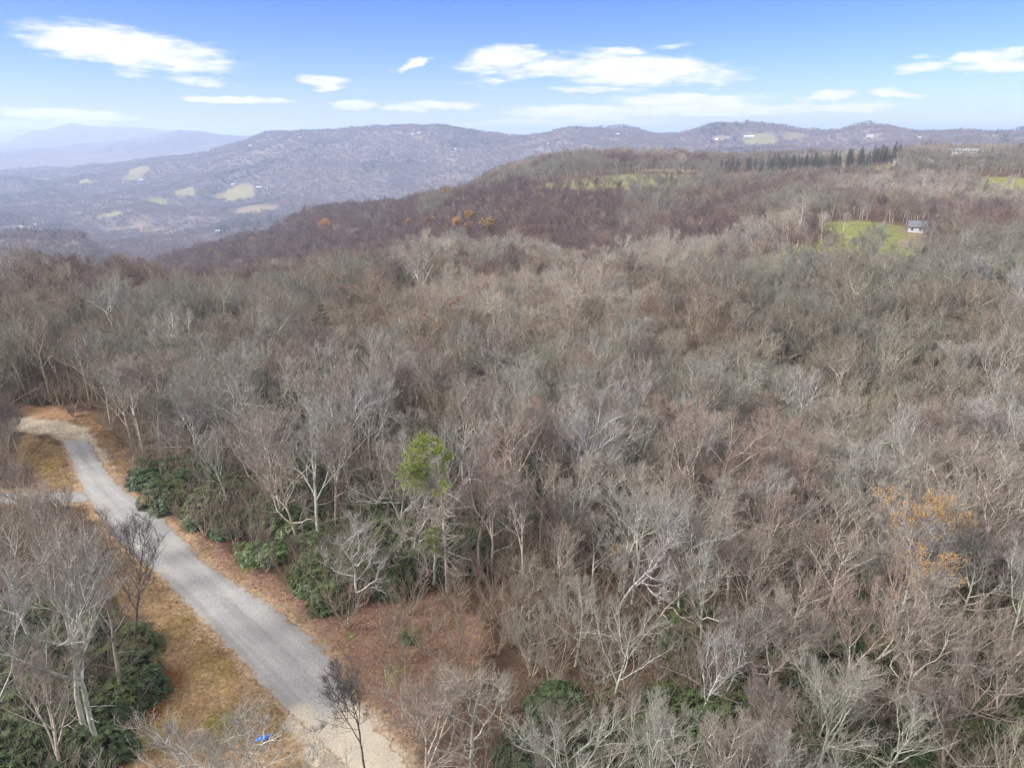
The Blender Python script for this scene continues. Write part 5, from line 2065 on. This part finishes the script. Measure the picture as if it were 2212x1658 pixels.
def ribbon(name, label, p, L, mat, rz, tilt):
    """crumpled plastic tape tangled in twigs"""
    rng = np.random.default_rng(4)
    g = Geo()
    n = 9
    x = np.linspace(-L / 2, L / 2, n)
    for s in range(3):
        P = np.stack([x, rng.normal(0, .05, n) + .05 * s, rng.normal(0, .07, n) + tilt * x], 1)
        D = np.diff(P, axis=0)
        W = unit(np.cross(D, rng.normal(0, 1, D.shape))) * .055
        g.quads(P[:-1] - D * .15, D * 1.5, W, rng.random(n - 1))
    me = g.mesh(name, [M[mat]])
    o = obj(name, me, None, p, rz)
    md = o.modifiers.new('thickness', 'SOLIDIFY')
    md.thickness = .004
    o['label'] = label
    o['category'] = 'ribbon'


a, te = px_dir(566, 1596)
d = 29.0
ribbon('tape', 'crumpled bright blue plastic tape caught in the twigs near the bottom edge', (d * sin(a), d * cos(a), CH + d * te), 0.7, 'tape', 0, .45)
p = flat(1085, 1335)
ribbon('purple_tape', 'thin purple tape lying on the red litter right of the pine foot', (p[0], p[1], .5), .6, 'pink', .3, .2)

# dead branches lying on the road edge
for (u, v, rz, lab) in [(700, 1362, .3, 'broken dark twig lying on the road left of the bare margin'), (752, 1384, 1.2, 'short dark stick at the right edge of the road')]:
    x, y = flat(u, v)
    rng = np.random.default_rng(int(u))
    g = Geo()
    P = grow(rng, np.array([[0, 0, .03]]), np.array([[1., 0, 0.]]), np.array([1.3]), 5, .15, 0)
    P[..., 2] = .03
    g.tubes(P, taper(np.array([.03]), 5, .4), 4, .2)
    s, dd, L, r = branch(rng, P, taper(np.array([.03]), 5, .4), np.array([1.3]), 4, .2, 1, .4, .9, .4, .6, .3, 0)
    PP = grow(rng, s, dd * np.array([1, 1, .1]), L, 2, .1, 0)
    PP[..., 2] = np.clip(PP[..., 2], .03, .1)
    g.tubes(PP, taper(r, 2, .4), 3, .3)
    o = obj('fallen_branch', g.mesh('fallen_branch', [M['dark_bark']]), None, (x, y, float(zfun(x, y)) + .09), rz)
    o['label'] = lab
    o['category'] = 'branch'

# ------------------------------------------------------------------ haze


def build_haze():
    x0, x1, y0, y1, z0, z1 = -47000, 47000, -47000, 47000, ZLOW - 1, ZTOP + 12
    V = [(x, y, z) for z in (z0, z1) for (x, y) in ((x0, y0), (x1, y0), (x1, y1), (x0, y1))]
    me = bpy.data.meshes.new('haze')
    me.from_pydata(V, [], [(3, 2, 1, 0), (4, 5, 6, 7), (0, 1, 5, 4), (1, 2, 6, 5), (2, 3, 7, 6), (3, 0, 4, 7)])
    m = bpy.data.materials.new('haze_air')
    m.use_nodes = True
    nt = m.node_tree
    nt.nodes.clear()
    out = nn(nt, 'ShaderNodeOutputMaterial')
    vol = nn(nt, 'ShaderNodeVolumePrincipled')
    vol.inputs['Color'].default_value = (.58, .71, 1.0, 1)
    vol.inputs['Density'].default_value = 1.25e-4
    vol.inputs['Anisotropy'].default_value = .2
    nt.links.new(vol.outputs[0], out.inputs['Volume'])
    me.materials.append(m)
    o = obj('haze', me)
    o['kind'] = 'stuff'


build_haze()
print('TREES near', len(TX), 'individual', len(ind), 'forest', len(cat(px_)))
